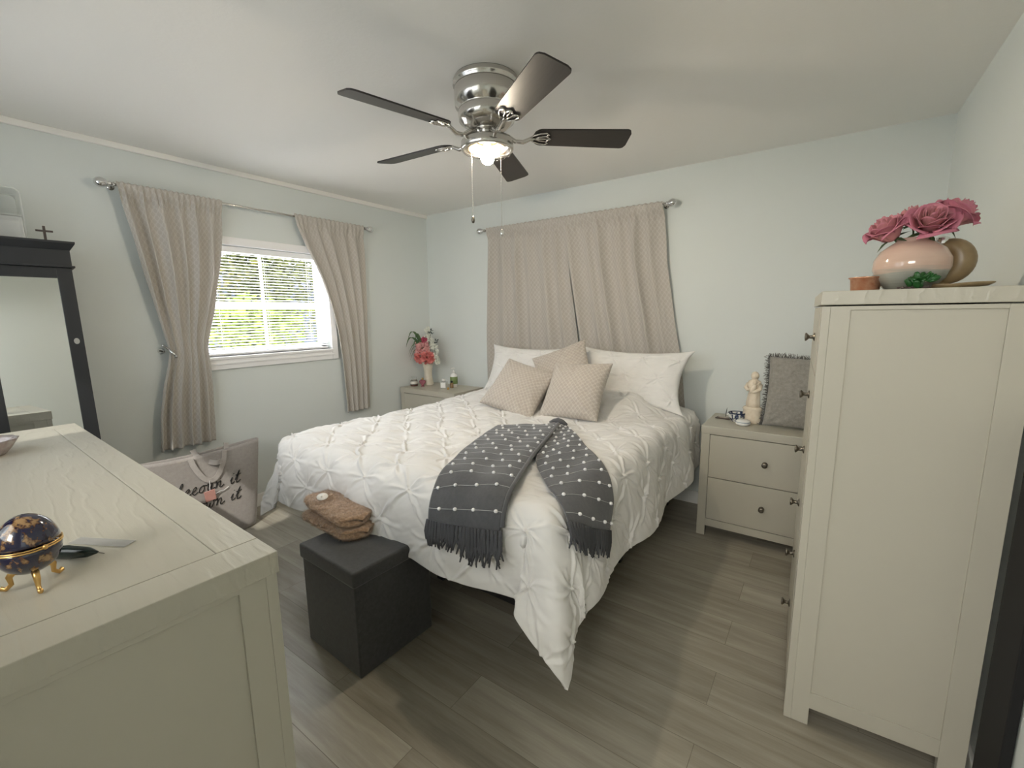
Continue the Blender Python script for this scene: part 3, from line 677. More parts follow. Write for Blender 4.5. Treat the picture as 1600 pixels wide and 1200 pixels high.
def nightstand(label, loc):
    t = thing('nightstand', label, 'nightstand', loc, 0, 'white two drawer nightstands'); wd, dp, ht = .72, .42, .725
    obj('body', case_body(bmesh.new(), wd, dp, ht, .115), m_white, t)
    obj('top', B(-.002, wd + .002, -.004, dp, ht - .05, ht, bev=.003), m_top, t)
    drawer(t, .05, wd - .05, .395, .673, [wd / 2]); drawer(t, .05, wd - .05, .117, .395, [wd / 2]); return t
nightstand('white two drawer nightstand standing at the right of the bed', (2.866, -.48, 0))
nightstand('white nightstand in the far corner, mostly hidden behind the bed', (.03, -.47, 0))
# tall chest: front faces the bed (-x); its end panel faces the camera
tc_ = thing('tall_chest', 'tall white six drawer chest with its side panel facing the viewer', 'chest of drawers', (3.444, -1.71, 0), -PI / 2 + math.radians(2.6))
# local frame: x runs from the near end.. rotate so that local -y looks to world -x
cw_, cdp, cht = .71, .462, 1.488
tc_.location = (3.444 - .0, -1.71 + 0, 0)
bm = case_body(bmesh.new(), cw_, cdp, cht, .115)
def mirror_x(bm_):
    return bm_
obj('body', bm, m_white, tc_); obj('top', B(-.002, cw_ + .002, -.004, cdp, cht - .042, cht, bev=.003), m_top, tc_)
dh = (cht - .046 - .117) / 6
for k in range(6): drawer(tc_, .05, cw_ - .05, .117 + k * dh, .117 + (k + 1) * dh, [cw_ / 2])
# shift so the near end (local x = width) sits at y = -1.71
tc_.location = Vector((3.444, -1.71, 0)) - (Matrix.Rotation(-PI / 2 + math.radians(2.6), 3, 'Z') @ Vector((cw_, 0, 0)))
# long dresser in the foreground, drawers face the bed (+y)
DA = math.radians(-1.6)
dr = thing('dresser', 'long white dresser filling the left foreground', 'dresser', (2.579, -2.987, 0), PI + DA)
dw, ddp, dht = 1.91, .52, .96
bm = case_body(bmesh.new(), dw, ddp, dht, .10, post=.055)
obj('body', bm, m_white, dr)
bm = bmesh.new(); box(bm, 0.088, dw - .088, .075, ddp + .004, dht - .046, dht, bev=.002)
box(bm, -.004, .0865, -.004, ddp + .004, dht - .046, dht, bev=.002); box(bm, dw - .0865, dw + .004, -.004, ddp + .004, dht - .046, dht, bev=.002)
box(bm, .088, dw - .088, -.004, .0735, dht - .046, dht, bev=.002)
obj('top', bm, m_top, dr)
for r_ in range(3):
    for c_ in range(2):
        x0 = .055 + c_ * (dw - .11) / 2; x1 = x0 + (dw - .11) / 2; drawer(dr, x0, x1, .10 + r_ * .2695, .10 + (r_ + 1) * .2695, [x0 + .25, x1 - .25])

# black panel leaning in the gap between chest and right wall
o = B(0, .022, -.165, 0, 0, 1.14, bev=.003); tag(obj('black_board', o, mat('matte_black', (.004, .004, .005), .8)), 'tall narrow black board on the right wall beside the tall chest', 'board')
bpy.data.objects['black_board'].location = (3.906, -1.735, .001)

# ------------------------------------------------------------------ storage ottoman and folded fur
ot = thing('storage_ottoman', 'charcoal fabric storage cube with lid at the foot of the bed', 'ottoman', (1.87, -2.275, 0), math.radians(-2))
obj('box_body', B(-.195, .195, -.19, .19, 0, .435, bev=.008, seg=3), m_ottoman, ot, True)
obj('lid', B(-.203, .203, -.198, .198, .395, .46, bev=.012, seg=4), m_ottoman, ot, True)
def fur_fold(name, label, loc, rz, L, wd, h, layers, seed):
    t = thing(name, label, 'blanket', loc, rz)
    for li in range(layers):
        n, mseg = 60, 60; a = np.linspace(0, 2 * PI, n, endpoint=False); l = np.linspace(-1, 1, mseg)
        A, Lq = np.meshgrid(a, l)
        ex = 2.6; ca, sa = np.cos(A), np.sin(A); rr = (np.abs(ca) ** ex + np.abs(sa) ** ex) ** (-1 / ex)
        endr = np.clip(1 - np.abs(Lq) ** 9, .02, 1) ** .5
        yy = wd / 2 * ca * rr * endr; zz = h / 2 * sa * rr * endr
        xx = L / 2 * Lq + .012 * np.sin(A * 2 + seed)
        # crease of the doubled-over cloth on the front edge
        zz *= 1 - .34 * np.exp(-((np.cos(A) + 1) / .10) ** 2) * (np.abs(sa) < .6)
        nn = vnoise(A * 3 / PI * 2, Lq * 5, seed + li, 2, 4); k = 1 + .14 * nn
        P = np.stack([xx, yy * k, zz * k + .006 * vnoise(Lq * 4, A, seed + 7, 1.2, 1)], -1)
        me = grid_mesh(P, closed_u=True); o = obj('fold', me, m_fur, t, True); o.location = (-.016 * li, .010 * li, h / 2 + li * h * 1.0 + .004); o.rotation_euler = (.0, math.radians(1.5 * li), math.radians(-5 * li))
        # short pile
        ps = o.modifiers.new('pile', 'PARTICLE_SYSTEM').particle_system.settings; ps.type = 'HAIR'; ps.count = 9000; ps.hair_length = .0055; ps.hair_step = 2
        ps.root_radius = .6; ps.tip_radius = .1; ps.radius_scale = .0011; ps.brownian_factor = .003; ps.material = 1
    return t
ff = fur_fold('fur_blanket', 'tan faux fur blanket folded on the charcoal storage cube', (1.675, -2.27, .46), math.radians(-2), .40, .19, .058, 2, 5)
bm = lathe(bmesh.new(), [(0, 0), (.028, 0), (.028, .003), (0, .004)], 24, T3((-.075, -.035, .138)) @ Matrix.Rotation(.35, 4, 'X'), squash=(1.25, .8)); lathe(bm, [(.0, 0), (.008, 0), (.006, .004), (0, .004)], 12, T3((-.075, -.035, .142)) @ Matrix.Rotation(.35, 4, 'X'))
obj('round_patch', bm, mat('white_patch', (.72, .68, .62), .7), ff, True, 'white round patch')

# ------------------------------------------------------------------ tote bag with handwriting
bag = thing('tote_bag', 'grey canvas tote bag with black handwriting below the left curtain', 'bag', (.24, -2.29, 0), PI / 2 + math.radians(2))
# local: x along the wall (+x = to the window), -y into the room
def bag_bm():
    n, mz = 64, 26; P = []
    for j in range(mz):
        q = j / (mz - 1); z = .01 + q * (.58); hw_ = .245 + .09 * q ** .8; dpt = .085 * (1 - .72 * q) + .006
        row = []
        for i in range(n):
            a = 2 * PI * i / n; ex = 5; c, s = math.cos(a), math.sin(a); r = (abs(c) ** ex + abs(s) ** ex) ** (-1 / ex)
            zz = z - (.02 * math.cos(c * r * PI / 2 * 1.0) * q)
            row.append((hw_ * c * r, dpt * s * r + .012 * math.sin(c * r * 3 + 1) * q * (1 if s > 0 else .6), zz))
        P.append(row)
    P = np.array(P); r0 = P[0:1].copy(); r0[..., 2] = .004; ctr = np.zeros_like(r0); ctr[..., 2] = .004
    return grid_mesh(np.concatenate([ctr, r0 * np.array([.97, .9, 1]), P]), closed_u=True)
o = obj('bag_body', bag_bm(), m_canvas, bag, True); solid(o, .003, 1)
def fronty(x, z):   # front face of the bag at local x, z
    q = (z - .01) / .58; dpt = .085 * (1 - .72 * q) + .006; return -(dpt) + .0072 * math.sin(x / (.245 + .09 * q ** .8) * 3 + 1) * q - .003
m_handle = weave('pale_canvas', (.42, .39, .37), (.48, .45, .43), 900, .3)
def strap(pts, wd=.015):
    bm = bmesh.new(); pr = None
    for i, p in enumerate(pts):
        p = Vector(p); a = Vector(pts[max(i - 1, 0)]); b = Vector(pts[min(i + 1, len(pts) - 1)]); d = (b - a).normalized(); n_ = Vector((0, -1, 0)); s = d.cross(n_).normalized() * wd
        q = [bm.verts.new(p + s + n_ * .002), bm.verts.new(p - s + n_ * .002), bm.verts.new(p - s - n_ * .002), bm.verts.new(p + s - n_ * .002)]
        if pr:
            for k in range(4): bm.faces.new((pr[k], pr[(k + 1) % 4], q[(k + 1) % 4], q[k]))
        else: bm.faces.new(q)
        pr = q
    bm.faces.new(pr[::-1]); return bm
pts = [(-.095 + .20 * k / 24, 0, .565 - .17 * math.sin(PI * k / 24) ** .7) for k in range(25)]; pts = [(x + .0, fronty(x, z) - .008, z) for x, _, z in pts]
obj('handle', strap(pts), m_handle, bag)
pts = [(-.045 + .20 * k / 24, .045 - .10 * math.sin(PI * k / 24), .575 - .075 * math.sin(PI * k / 24) ** .8 + .018 * (k in (0, 24))) for k in range(25)]
obj('handle', strap(pts), m_handle, bag)
# handwriting, stroke by stroke
GL = {'k': [[(.0, 0), (.12, .5), (.3, 1.0), (.38, .95), (.25, .6), (.1, .1)], [(.42, .45), (.2, .3), (.35, .0), (.5, .05)]],
      'e': [[(.0, .18), (.2, .25), (.33, .42), (.25, .52), (.1, .38), (.08, .12), (.22, 0), (.45, .14)]],
      'p': [[(.0, .15), (.16, .48), (.04, -.38)], [(.12, .2), (.3, .5), (.42, .3), (.25, .03), (.12, .1)], [(.25, .03), (.5, .1)]],
      'o': [[(.3, .48), (.1, .36), (.06, .1), (.22, 0), (.38, .18), (.36, .42), (.28, .48), (.55, .42)]],
      'w': [[(.0, .4), (.08, .48), (.08, .1), (.18, 0), (.32, .35), (.3, .1), (.42, 0), (.56, .3), (.52, .48), (.68, .4)]],
      'u': [[(.0, .42), (.1, .48), (.06, .12), (.16, 0), (.36, .44), (.32, .08), (.42, 0), (.55, .12)]],
      'n': [[(.0, .38), (.12, .48), (.06, 0), (.18, .34), (.34, .48), (.38, .36), (.33, .06), (.45, 0), (.62, .16)]],
      'i': [[(.0, .2), (.16, .48), (.08, .08), (.18, 0), (.34, .14)], [(.23, .70), (.25, .73)]],
      't': [[(.0, .2), (.28, .9), (.12, .1), (.22, 0), (.42, .16)], [(.02, .56), (.42, .62)]]}
def write(txt, x, z, sz, slope):
    bm = bmesh.new()
    for ch in txt:
        if ch == ' ': x += .42 * sz; continue
        for st in GL[ch]:
            pts = [Vector((a + .22 * b, b, 0)) for a, b in st]; fine = []
            for i in range(len(pts) - 1):   # Catmull-Rom
                p0 = pts[max(i - 1, 0)]; p1 = pts[i]; p2 = pts[i + 1]; p3 = pts[min(i + 2, len(pts) - 1)]
                for k in range(5):
                    t_ = k / 5; fine.append(.5 * ((2 * p1) + (p2 - p0) * t_ + (2 * p0 - 5 * p1 + 4 * p2 - p3) * t_ ** 2 + (3 * p1 - p0 - 3 * p2 + p3) * t_ ** 3))
            fine.append(pts[-1])
            q = [(x + p.x * sz, z + p.y * sz + slope * (x + p.x * sz)) for p in fine]
            tube(bm, [(a, fronty(a, b) - .0012, b) for a, b in q], [.0028 if ch != 'i' or len(st) > 2 else .004] * len(q), 5)
        x += (max(a for s in GL[ch] for a, b in s) + .02) * sz
    return bm
obj('lettering', write('keeoun it', -.205, .335, .085, .0), m_ink, bag, False, 'black handwritten lettering'); obj('lettering', write('own it', -.105, .225, .085, .0), m_ink, bag, False, 'black handwritten lettering')
bm = box(bmesh.new(), -.030, .032, -.003, .003, -.036, .032, bev=.002, Mx=T3((-.022, fronty(0, .31) - .012, .305)) @ Matrix.Rotation(math.radians(-4), 4, 'Y')); tg = obj('paper_tag', bm, m_pink_tag, bag, False, 'pink paper tag')
bm = bmesh.new(); tube(bm, [(-.01, fronty(0, .4) - .012, .398), (-.015, fronty(0, .36) - .012, .36), (-.02, fronty(0, .33) - .014, .335)], .0018, 5)
tube(bm, [(.010, fronty(0, .31) - .013, .305), (.04, fronty(.04, .31) - .008, .312), (.065, fronty(.06, .31) - .006, .310), (.095, fronty(.09, .32) - .006, .325)], .002, 5); obj('tag_string', bm, m_bobble, bag, False, 'white tag string')

# ------------------------------------------------------------------ mirrored armoire
ar = thing('mirrored_armoire', 'narrow black armoire with a long mirror door standing at the left wall', 'armoire', (.124, -2.955, .0), math.radians(-3)); ar.rotation_euler = (0, math.radians(-3), math.radians(-3))
aw = .185; ah = 1.79; ad = .215
obj('cabinet_body', B(0, ad - .02, -aw, aw, .04, ah - .06, bev=.003), m_black, ar)
bm = bmesh.new(); box(bm, -.0, ad + .012, -aw - .012, aw + .012, 0, .10, bev=.004); obj('plinth', bm, m_black, ar)
bm = bmesh.new(); box(bm, 0, ad + .008, -aw - .002, aw + .002, ah - .10, ah - .02, bev=.002); box(bm, 0, ad + .016, -aw - .012, aw + .012, ah - .108, ah - .098, bev=.002)
v = []
t = bmesh.new()
for (e, z) in ((.004, ah - .02), (.024, ah + .012), (.024, ah + .022)):
    v.append([t.verts.new(p) for p in ((0, -aw - e, z), (ad + e, -aw - e, z), (ad + e, aw + e, z), (0, aw + e, z))])
for a_, b_ in zip(v, v[1:]):
    for k in range(4): t.faces.new((a_[k], a_[(k + 1) % 4], b_[(k + 1) % 4], b_[k]))
t.faces.new(v[0][::-1]); t.faces.new(v[-1]); join(bm, t); obj('cornice', bm, m_black, ar)
bm = bmesh.new(); st = .058
box(bm, ad - .02, ad, -aw, -aw + st, .11, ah - .108, bev=.002); box(bm, ad - .02, ad, aw - st, aw, .11, ah - .108, bev=.002); box(bm, ad - .02, ad, -aw + st, aw - st, ah - .16, ah - .108, bev=.002); box(bm, ad - .02, ad, -aw + st, aw - st, .11, .17, bev=.002)
door = obj('door', bm, m_black, ar)
obj('mirror', B(ad - .016, ad - .008, -aw + st, aw - st, .17, ah - .16), m_mirror, door, False, 'mirror glass')
bm = lathe(bmesh.new(), [(0, 0), (.011, 0), (.011, .002), (0, .002)], 16, T3((ad, aw - .028, 1.31)) @ Matrix.Rotation(PI / 2, 4, 'Y'), squash=(1.4, 1)); box(bm, ad + .001, ad + .003, aw - .030, aw - .026, 1.300, 1.318)
obj('keyhole_plate', bm, mat('dull_silver', (.5, .5, .48), .4, .6), door)
# on top of the armoire
ab = thing('acrylic_organizer', 'clear acrylic organizer box with a lower drawer on top of the black armoire', 'organizer', (.13, -3.035, ah + .023), math.radians(-3))
def shell(bm, x0, x1, y0, y1, z0, z1, t_, r=.02):
    outer = []; n = 6
    for (cx, cz, a0) in ((y1 - r, z1 - r, 0), (y0 + r, z1 - r, 90), (y0 + r, z0 + r, 180), (y1 - r, z0 + r, 270)):
        for k in range(n + 1): a = math.radians(a0 + 90 * k / n); outer.append((cx + r * math.cos(a), cz + r * math.sin(a), cx + (r - t_) * math.cos(a), cz + (r - t_) * math.sin(a)))
    A = [[bm.verts.new(p) for p in ((x0, o[0], o[1]), (x1, o[0], o[1]), (x1, o[2], o[3]), (x0, o[2], o[3]))] for o in outer]; N = len(A)
    for i in range(N):
        a_, b_ = A[i], A[(i + 1) % N]
        for k in range(4): bm.faces.new((a_[k], b_[k], b_[(k + 1) % 4], a_[(k + 1) % 4]))
bm = bmesh.new(); shell(bm, -.09, .09, -.13, .13, 0, .245, .006, .03); box(bm, -.088, -.084, -.125, .125, .005, .24); box(bm, -.09, .09, -.124, .124, .115, .121)
obj('organizer_shell', bm, m_acrylic, ab)
bm = bmesh.new(); box(bm, .084, .092, -.122, .122, .01, .112, bev=.004); box(bm, .09, .105, -.03, .03, .05, .062, bev=.003); obj('drawer_front', bm, m_acrylic, ab)
cr = thing('standing_cross', 'small dark wooden cross standing on top of the black armoire', 'cross', (.20, -2.845, ah + .022), math.radians(-3))
m_dwood = noisy('dark_wood', (.05, .035, .03), (.09, .07, .06), 40, .5)
bm = bmesh.new(); box(bm, -.004, .004, -.005, .005, 0, .085, bev=.001); box(bm, -.004, .004, -.031, .031, .056, .065, bev=.001); obj('cross_bars', bm, m_dwood, cr)
obj('base', B(-.012, .012, -.012, .012, 0, .006, bev=.001), m_dwood, cr)
bm = B(-.012, .012, -.018, .018, 0, .006, bev=.002); o = obj('small_tray', bm, mat('grey_plastic', (.4, .4, .4), .4)); o.location = (.20, -2.79, ah + .022); tag(o, 'tiny pale grey dish on the armoire beside the cross', 'dish')

# ------------------------------------------------------------------ on the dresser
TZ = .9605
egg = thing('trinket_egg', 'dark blue and gold enamel egg trinket box on gold feet', 'trinket box', (2.342, -3.290, TZ), math.radians(20)); egg.scale = (.80, .80, .95)
m_enam = mat('blue_gold_enamel', (.01, .01, .06), .12)
f = noise_tex(m_enam, coords(m_enam), 42, 3, .6); f2 = noise_tex(m_enam, coords(m_enam), 90, 2, .6)
f3 = mth(m_enam, 'ADD', mth(m_enam, 'MULTIPLY', f, .8), mth(m_enam, 'MULTIPLY', f2, .25))
basecol(m_enam, ramp(m_enam, f3, [(.545, (.006, .006, .035)), (.57, (.09, .04, .02)), (.63, (.30, .18, .08))])); bsdf(m_enam).inputs['Coat Weight'].default_value = 1.0
prof = []
for k in range(25):
    a = -PI / 2 + PI * k / 24; prof.append((.054 * math.cos(a) * (1 - .06 * math.sin(a)) + 1e-9, .083 + .056 * math.sin(a) * (1.06 if a > 0 else .96)))
obj('egg_lower', lathe(bmesh.new(), [p for p in prof if p[1] <= .086] + [(.0, .083)], 40), m_enam, egg, True)
obj('egg_lid', lathe(bmesh.new(), [(.0, .084)] + [p for p in prof if p[1] >= .084], 40), m_enam, egg, True)
bm = bmesh.new(); tube(bm, [(.0545 * math.cos(2 * PI * k / 40), .0545 * math.sin(2 * PI * k / 40), .083) for k in range(40)], .0016, 6, True); tube(bm, [(.0545 * math.cos(2 * PI * k / 40), .0545 * math.sin(2 * PI * k / 40), .087) for k in range(40)], .0013, 6, True); ball(bm, (.056, 0, .085), .005, 2)
obj('gold_band', bm, m_gold, egg, True)
for k in range(3):
    a = 2 * PI * k / 3 - .35; c, s = math.cos(a), math.sin(a); bm = bmesh.new()
    tube(bm, [(c * .028, s * .028, .040), (c * .040, s * .040, .026), (c * .038, s * .038, .012), (c * .048, s * .048, .004), (c * .056, s * .056, .007)], [.007, .006, .0045, .004, .005], 8); obj('foot', bm, m_gold, egg, True)
kn = thing('letter_opener', 'dark green handled letter opener lying behind the enamel egg', 'letter opener', (2.275, -3.228, TZ + .0138), math.radians(35))
m_dkgr = mat('dark_green_handle', (.01, .018, .016), .12)
bm = bmesh.new(); tube(bm, [(-.07, 0, 0), (-.05, 0, .0), (-.01, 0, 0), (.03, 0, 0), (.05, 0, 0)], [.006, .0125, .0135, .010, .002], 14); obj('handle', bm, m_dkgr, kn, True)
bm = bmesh.new(); tube(bm, [(.046, 0, 0), (.062, 0, -.003)], [.0014, .0009], 6); obj('tip', bm, m_knob, kn)
cs = thing('clear_card', 'thin clear plastic card lying behind the dark handle on the dresser', 'card', (2.245, -3.175, TZ + .0012), math.radians(28))
obj('sheet', B(-.075, .06, -.012, .014, 0, .001), clear_plastic('smoky_card', (.75, .75, .75), .35), cs)
gd = thing('glass_dish', 'cut glass dish at the left edge of the dresser top', 'dish', (1.10, -3.235, TZ), 0)
bm = bmesh.new(); n = 48; prof = [(.0, .004), (.038, .002), (.045, .0), (.050, .004), (.066, .024), (.078, .045), (.084, .056), (.081, .057), (.074, .046), (.062, .026), (.046, .009), (.0, .008)]
lathe(bm, prof, n)
for v_ in bm.verts:
    a = math.atan2(v_.co.y, v_.co.x); r = math.hypot(v_.co.x, v_.co.y)
    if r > .045: k = 1 + .03 * math.cos(12 * a) * (r / .08); v_.co.x *= k; v_.co.y *= k
m_dish = noisy('cut_glass', (.55, .42, .38), (.75, .72, .68), 40, .08, .4, .002); bsdf(m_dish).inputs['Transmission Weight'].default_value = .6
obj('bowl', bm, m_dish, gd, True)

# ------------------------------------------------------------------ on the tall chest
CZ = cht + .001
m_vase = mat('blush_grey_glaze', (.6, .5, .45), .14)
def _vase():
    m = m_vase; v = coords(m, 'Object', (1, 1, 1)); n, l = nodes(m); sp = n.new('ShaderNodeSeparateXYZ'); l.new(v, sp.inputs[0])
    st = noise_tex(m, coords(m, 'Object', (.5, .5, 12)), 12, 4, .6); z = mth(m, 'ADD', mth(m, 'MULTIPLY', sp.outputs['Z'], 6.2), mth(m, 'MULTIPLY', mth(m, 'SUBTRACT', st, .5), .35))
    basecol(m, ramp(m, z, [(.08, (.22, .23, .20)), (.30, (.30, .31, .28)), (.42, (.56, .40, .32)), (.85, (.62, .45, .37))])); bump(m, st, .15, .002); bsdf(m).inputs['Coat Weight'].default_value = .6
_vase()
VX, VY = 3.660, -1.505
vs_ = thing('ceramic_vase', 'squat round blush and grey striped ceramic vase on the tall chest', 'vase', (VX, VY, CZ))
prof = [(.0, 0), (.052, 0), (.062, .008), (.084, .034), (.095, .066), (.094, .094), (.080, .122), (.056, .142), (.044, .149), (.044, .158), (.039, .158), (.038, .148), (.050, .138), (.072, .118), (.086, .090), (.0, .02)]
bm = lathe(bmesh.new(), prof, 48); obj('vase_body', bm, m_vase, vs_, True)
def rose(bm, c, R, Mx, seed, layers=24):
    r = random.Random(seed)
    for k in range(layers):
        q = (k + .5) / layers; a0 = k * 2.399 + r.uniform(-.2, .2); rad = R * (.08 + .78 * q ** .9); h = R * (.85 - .25 * q); spread = .15 + .95 * q ** 1.6; wa = 1.5 + .25 * (1 - q)
        n1, n2 = 9, 7; g = []
        for i in range(n1):
            row = []
            u = i / (n1 - 1)                      # base to rim
            for j in range(n2):
                v_ = j / (n2 - 1) * 2 - 1; a = a0 + v_ * wa * .5
                rr = rad * (.35 + .65 * math.sin(u * PI / 2)) + R * .24 * spread * u ** 3; edge_ = (1 - .25 * v_ ** 2 * (u > .5) * u)
                z = -R * .55 + (h + R * .55) * u * edge_ - spread * R * .38 * u ** 4
                rr += R * .02 * math.sin(v_ * 5 + k)
                row.append(bm.verts.new(Mx @ Vector((rr * math.cos(a), rr * math.sin(a), z))))
            g.append(row)
        for i in range(n1 - 1):
            for j in range(n2 - 1): bm.faces.new((g[i][j], g[i][j + 1], g[i + 1][j + 1], g[i + 1][j]))
    return bm
m_rose = mat('dusty_pink_petals', (.5, .2, .25), .6)
def _rose():
    m = m_rose; v = coords(m); n, l = nodes(m); ln = n.new('ShaderNodeVectorMath'); ln.operation = 'LENGTH'; l.new(v, ln.inputs[0])
    basecol(m, ramp(m, mth(m, 'ADD', mth(m, 'MULTIPLY', ln.outputs['Value'], 16), mth(m, 'MULTIPLY', noise_tex(m, v, 30), .3)), [(.30, (.66, .42, .34)), (.62, (.58, .27, .28)), (1.15, (.50, .17, .24))]))
_rose()
roses = [((-.068, -.020, .186), .060, (-35, -30), 'large dusty pink rose at the left of the vase'), ((.028, -.040, .196), .066, (48, 4), 'large open dusty pink rose facing forward over the vase rim'),
         ((-.005, .035, .226), .048, (-18, 0), 'small peach pink rose at the back of the vase'), ((.088, .01, .218), .062, (-8, 42), 'tall dusty pink rose at the right of the vase')]
for i, (p, R, (ax, ay), lab) in enumerate(roses):
    t = thing('rose', lab, 'rose', (VX + p[0], VY + p[1], CZ + p[2]), 0, 'roses in the ceramic vase')
    Mx = Matrix.Rotation(math.radians(ay), 4, 'Y') @ Matrix.Rotation(math.radians(ax if ax > 0 else -ax * .6), 4, 'X')
    bm = rose(bmesh.new(), None, R, Mx, i + 3); o = obj('bloom', bm, m_rose, t, True); solid(o, .0009)
    e = Vector((-p[0] * .85, -p[1] * .85, -p[2] + .05)); bm = bmesh.new(); tube(bm, [Mx @ Vector((0, 0, -R * .45)), Vector((-p[0] * .55, -p[1] * .55, -.045)), Vector((-p[0] * .85, -p[1] * .85, -.09)), e], .0025, 6); obj('stem', bm, m_flower_leaf, t, True)
    bm = bmesh.new()
    for k in range(4):
        a = k * PI / 2 + .4; d = Vector((math.cos(a), math.sin(a), 0)); s = Vector((-math.sin(a), math.cos(a), 0)); b0_ = Vector((0, 0, -R * .5))
        q = [bm.verts.new(Mx @ (b0_ + x)) for x in (s * .004, d * R * .5 + s * .006 - Vector((0, 0, .002)), d * R * .9 - Vector((0, 0, .012)), d * R * .5 - s * .006 - Vector((0, 0, .002)), -s * .004)]; bm.faces.new(q)
    o = obj('sepals', bm, m_flower_leaf, t, True); solid(o, .0008)
m_copper = noisy('hammered_copper', (.62, .28, .17), (.85, .50, .36), 60, .25, .6, .003, metal=.85)
ck = thing('copper_pot', 'small copper candle pot on the left of the tall chest top', 'candle pot', (3.552, -1.515, CZ))
obj('pot_body', lathe(bmesh.new(), [(0, 0), (.034, 0), (.038, .004), (.041, .040), (.046, .043), (.046, .046), (.038, .046), (.036, .010), (0, .008)], 36), m_copper, ck, True)
bm = bmesh.new(); lathe(bm, [(0, .009), (.035, .009), (.036, .040), (0, .043)], 24)
r = random.Random(2)
for k in range(16): a = r.uniform(0, 6.28); q = r.uniform(0, .026); ball(bm, (q * math.cos(a), q * math.sin(a), .044), r.uniform(.004, .007), 1)
obj('potpourri', bm, m_dwood, ck, True)
# green succulent sprig, leaf tray, gourd bottle
tr = thing('leaf_tray', 'brown leaf shaped wooden tray on the tall chest', 'tray', (3.745, -1.50, CZ))
m_brown = noisy('brown_glaze', (.20, .14, .07), (.32, .24, .13), 14, .35, .2)
bm = bmesh.new(); n = 40; rings = []
for rr, z in ((0.001, .006), (.6, .006), (.9, .010), (1, .014), (1.0, .010), (.85, .002), (.0012, 0)):
    ring = []
    for k in range(n):
        a = 2 * PI * k / n; r_ = 1 / (1 + .55 * abs(math.sin(a)) ** 1.4) * (1 + .12 * max(0, math.cos(a)) ** 12); ring.append(bm.verts.new((.096 * rr * r_ * math.cos(a), .085 * rr * r_ * math.sin(a), z + .006 * abs(math.cos(a)) * rr)))
    rings.append(ring)
for a_, b_ in zip(rings, rings[1:]):
    for k in range(n): bm.faces.new((a_[k], a_[(k + 1) % n], b_[(k + 1) % n], b_[k]))
obj('leaf_plate', bm, m_brown, tr, True)
gb = thing('gourd_figurine', 'brown curved gourd figurine with silver stopper standing on the leaf tray', 'figurine', (3.752, -1.455, CZ + .008))
bm = bmesh.new(); cpts = []; rads = []
for k in range(22):
    q = k / 21; a = math.radians(-115 + 235 * q); cpts.append((-.012 + .040 * math.cos(a), 0, .074 + .046 * math.sin(a) + .004)); rads.append(.010 + .026 * math.sin(PI * q) ** .8)
tube(bm, cpts, rads, 20); lathe(bm, [(0, .0), (.026, .0), (.024, .008), (.012, .016), (.012, .035), (0, .04)], 20, T3((-.010, 0, .0))); obj('gourd_body', bm, m_brown, gb, True)
bm = lathe(bmesh.new(), [(0, .118), (.012, .118), (.010, .130), (.018, .133), (.018, .150), (.012, .154), (0, .154)], 14, T3((-.020, 0, 0))); obj('stopper', bm, m_steel, gb, False, 'silver stopper')
sp_ = thing('succulent_sprig', 'small green leafy sprig in front of the striped vase', 'plant', (3.678, -1.612, CZ))
m_gr = noisy('glossy_green', (.008, .055, .010), (.02, .12, .025), 30, .3); bm = bmesh.new(); r = random.Random(9)
for k in range(20):
    a = r.uniform(0, 6.28); q = r.uniform(.2, 1); c = Vector((math.cos(a) * .034 * q * 1.3, math.sin(a) * .014 * q, .012 + .042 * (1 - q) * r.uniform(.5, 1.1))); ball(bm, c, .0115, 2, (1.3, .8, .45), Matrix.Rotation(a, 3, 'Z') @ Matrix.Rotation(-r.uniform(.2, 1.3), 3, 'Y'))
tube(bm, [(0, 0, .002), (.0, 0, .03)], .004, 6); obj('leaves', bm, m_gr, sp_, True)
bm = bmesh.new()
for k in range(9): ball(bm, (-.05 + .008 * k, -.006 * (k % 2), .005), .005, 1, (1.4, .8, .8))
obj('dark_pebbles', bm, m_dwood, sp_, True, 'dark dried bits')

# ------------------------------------------------------------------ right nightstand
NZ = .7255
fg = thing('madonna_figurine', 'ivory ceramic figurine of a standing mother holding a child', 'figurine', (3.115, -.245, NZ), math.radians(-20))
bm = lathe(bmesh.new(), [(0, 0), (.050, 0), (.055, .008), (.055, .060), (.052, .080), (.058, .092), (.050, .104), (0, .106)], 32, squash=(1.05, .85)); obj('plinth', bm, m_figure, fg, True)
t = bmesh.new(); n = 36; rg = []
for (r_, z, ox) in ((.040, .100, 0), (.041, .13, 0), (.036, .17, .002), (.032, .20, .004), (.037, .228, .002), (.042, .250, 0), (.036, .268, 0), (.020, .278, 0), (.015, .284, 0)):
    rg.append([t.verts.new(((r_ * math.cos(a) * (1 + .06 * math.cos(7 * a) * (z < .22))) + ox, r_ * .78 * math.sin(a) * (1 + .06 * math.cos(7 * a) * (z < .22)), z)) for a in (2 * PI * k / n for k in range(n))])
for a_, b_ in zip(rg, rg[1:]):
    for k in range(n): t.faces.new((a_[k], a_[(k + 1) % n], b_[(k + 1) % n], b_[k]))
t.faces.new(rg[0][::-1]); t.faces.new(rg[-1])
bm = bmesh.new(); join(bm, t); ball(bm, (-.002, -.002, .298), .021, 3, (.85, .9, 1.12)); ball(bm, (-.002, .006, .302), .025, 3, (.95, .85, 1.1)); ball(bm, (-.002, -.020, .296), .004, 1)
tube(bm, [(-.036, 0, .250), (-.044, -.018, .225), (-.020, -.036, .215), (.006, -.038, .222)], [.013, .012, .010, .008], 10); tube(bm, [(.038, 0, .250), (.044, -.018, .222), (.020, -.036, .205), (-.006, -.038, .208)], [.013, .012, .010, .008], 10)
obj('mother', bm, m_figure, fg, True)
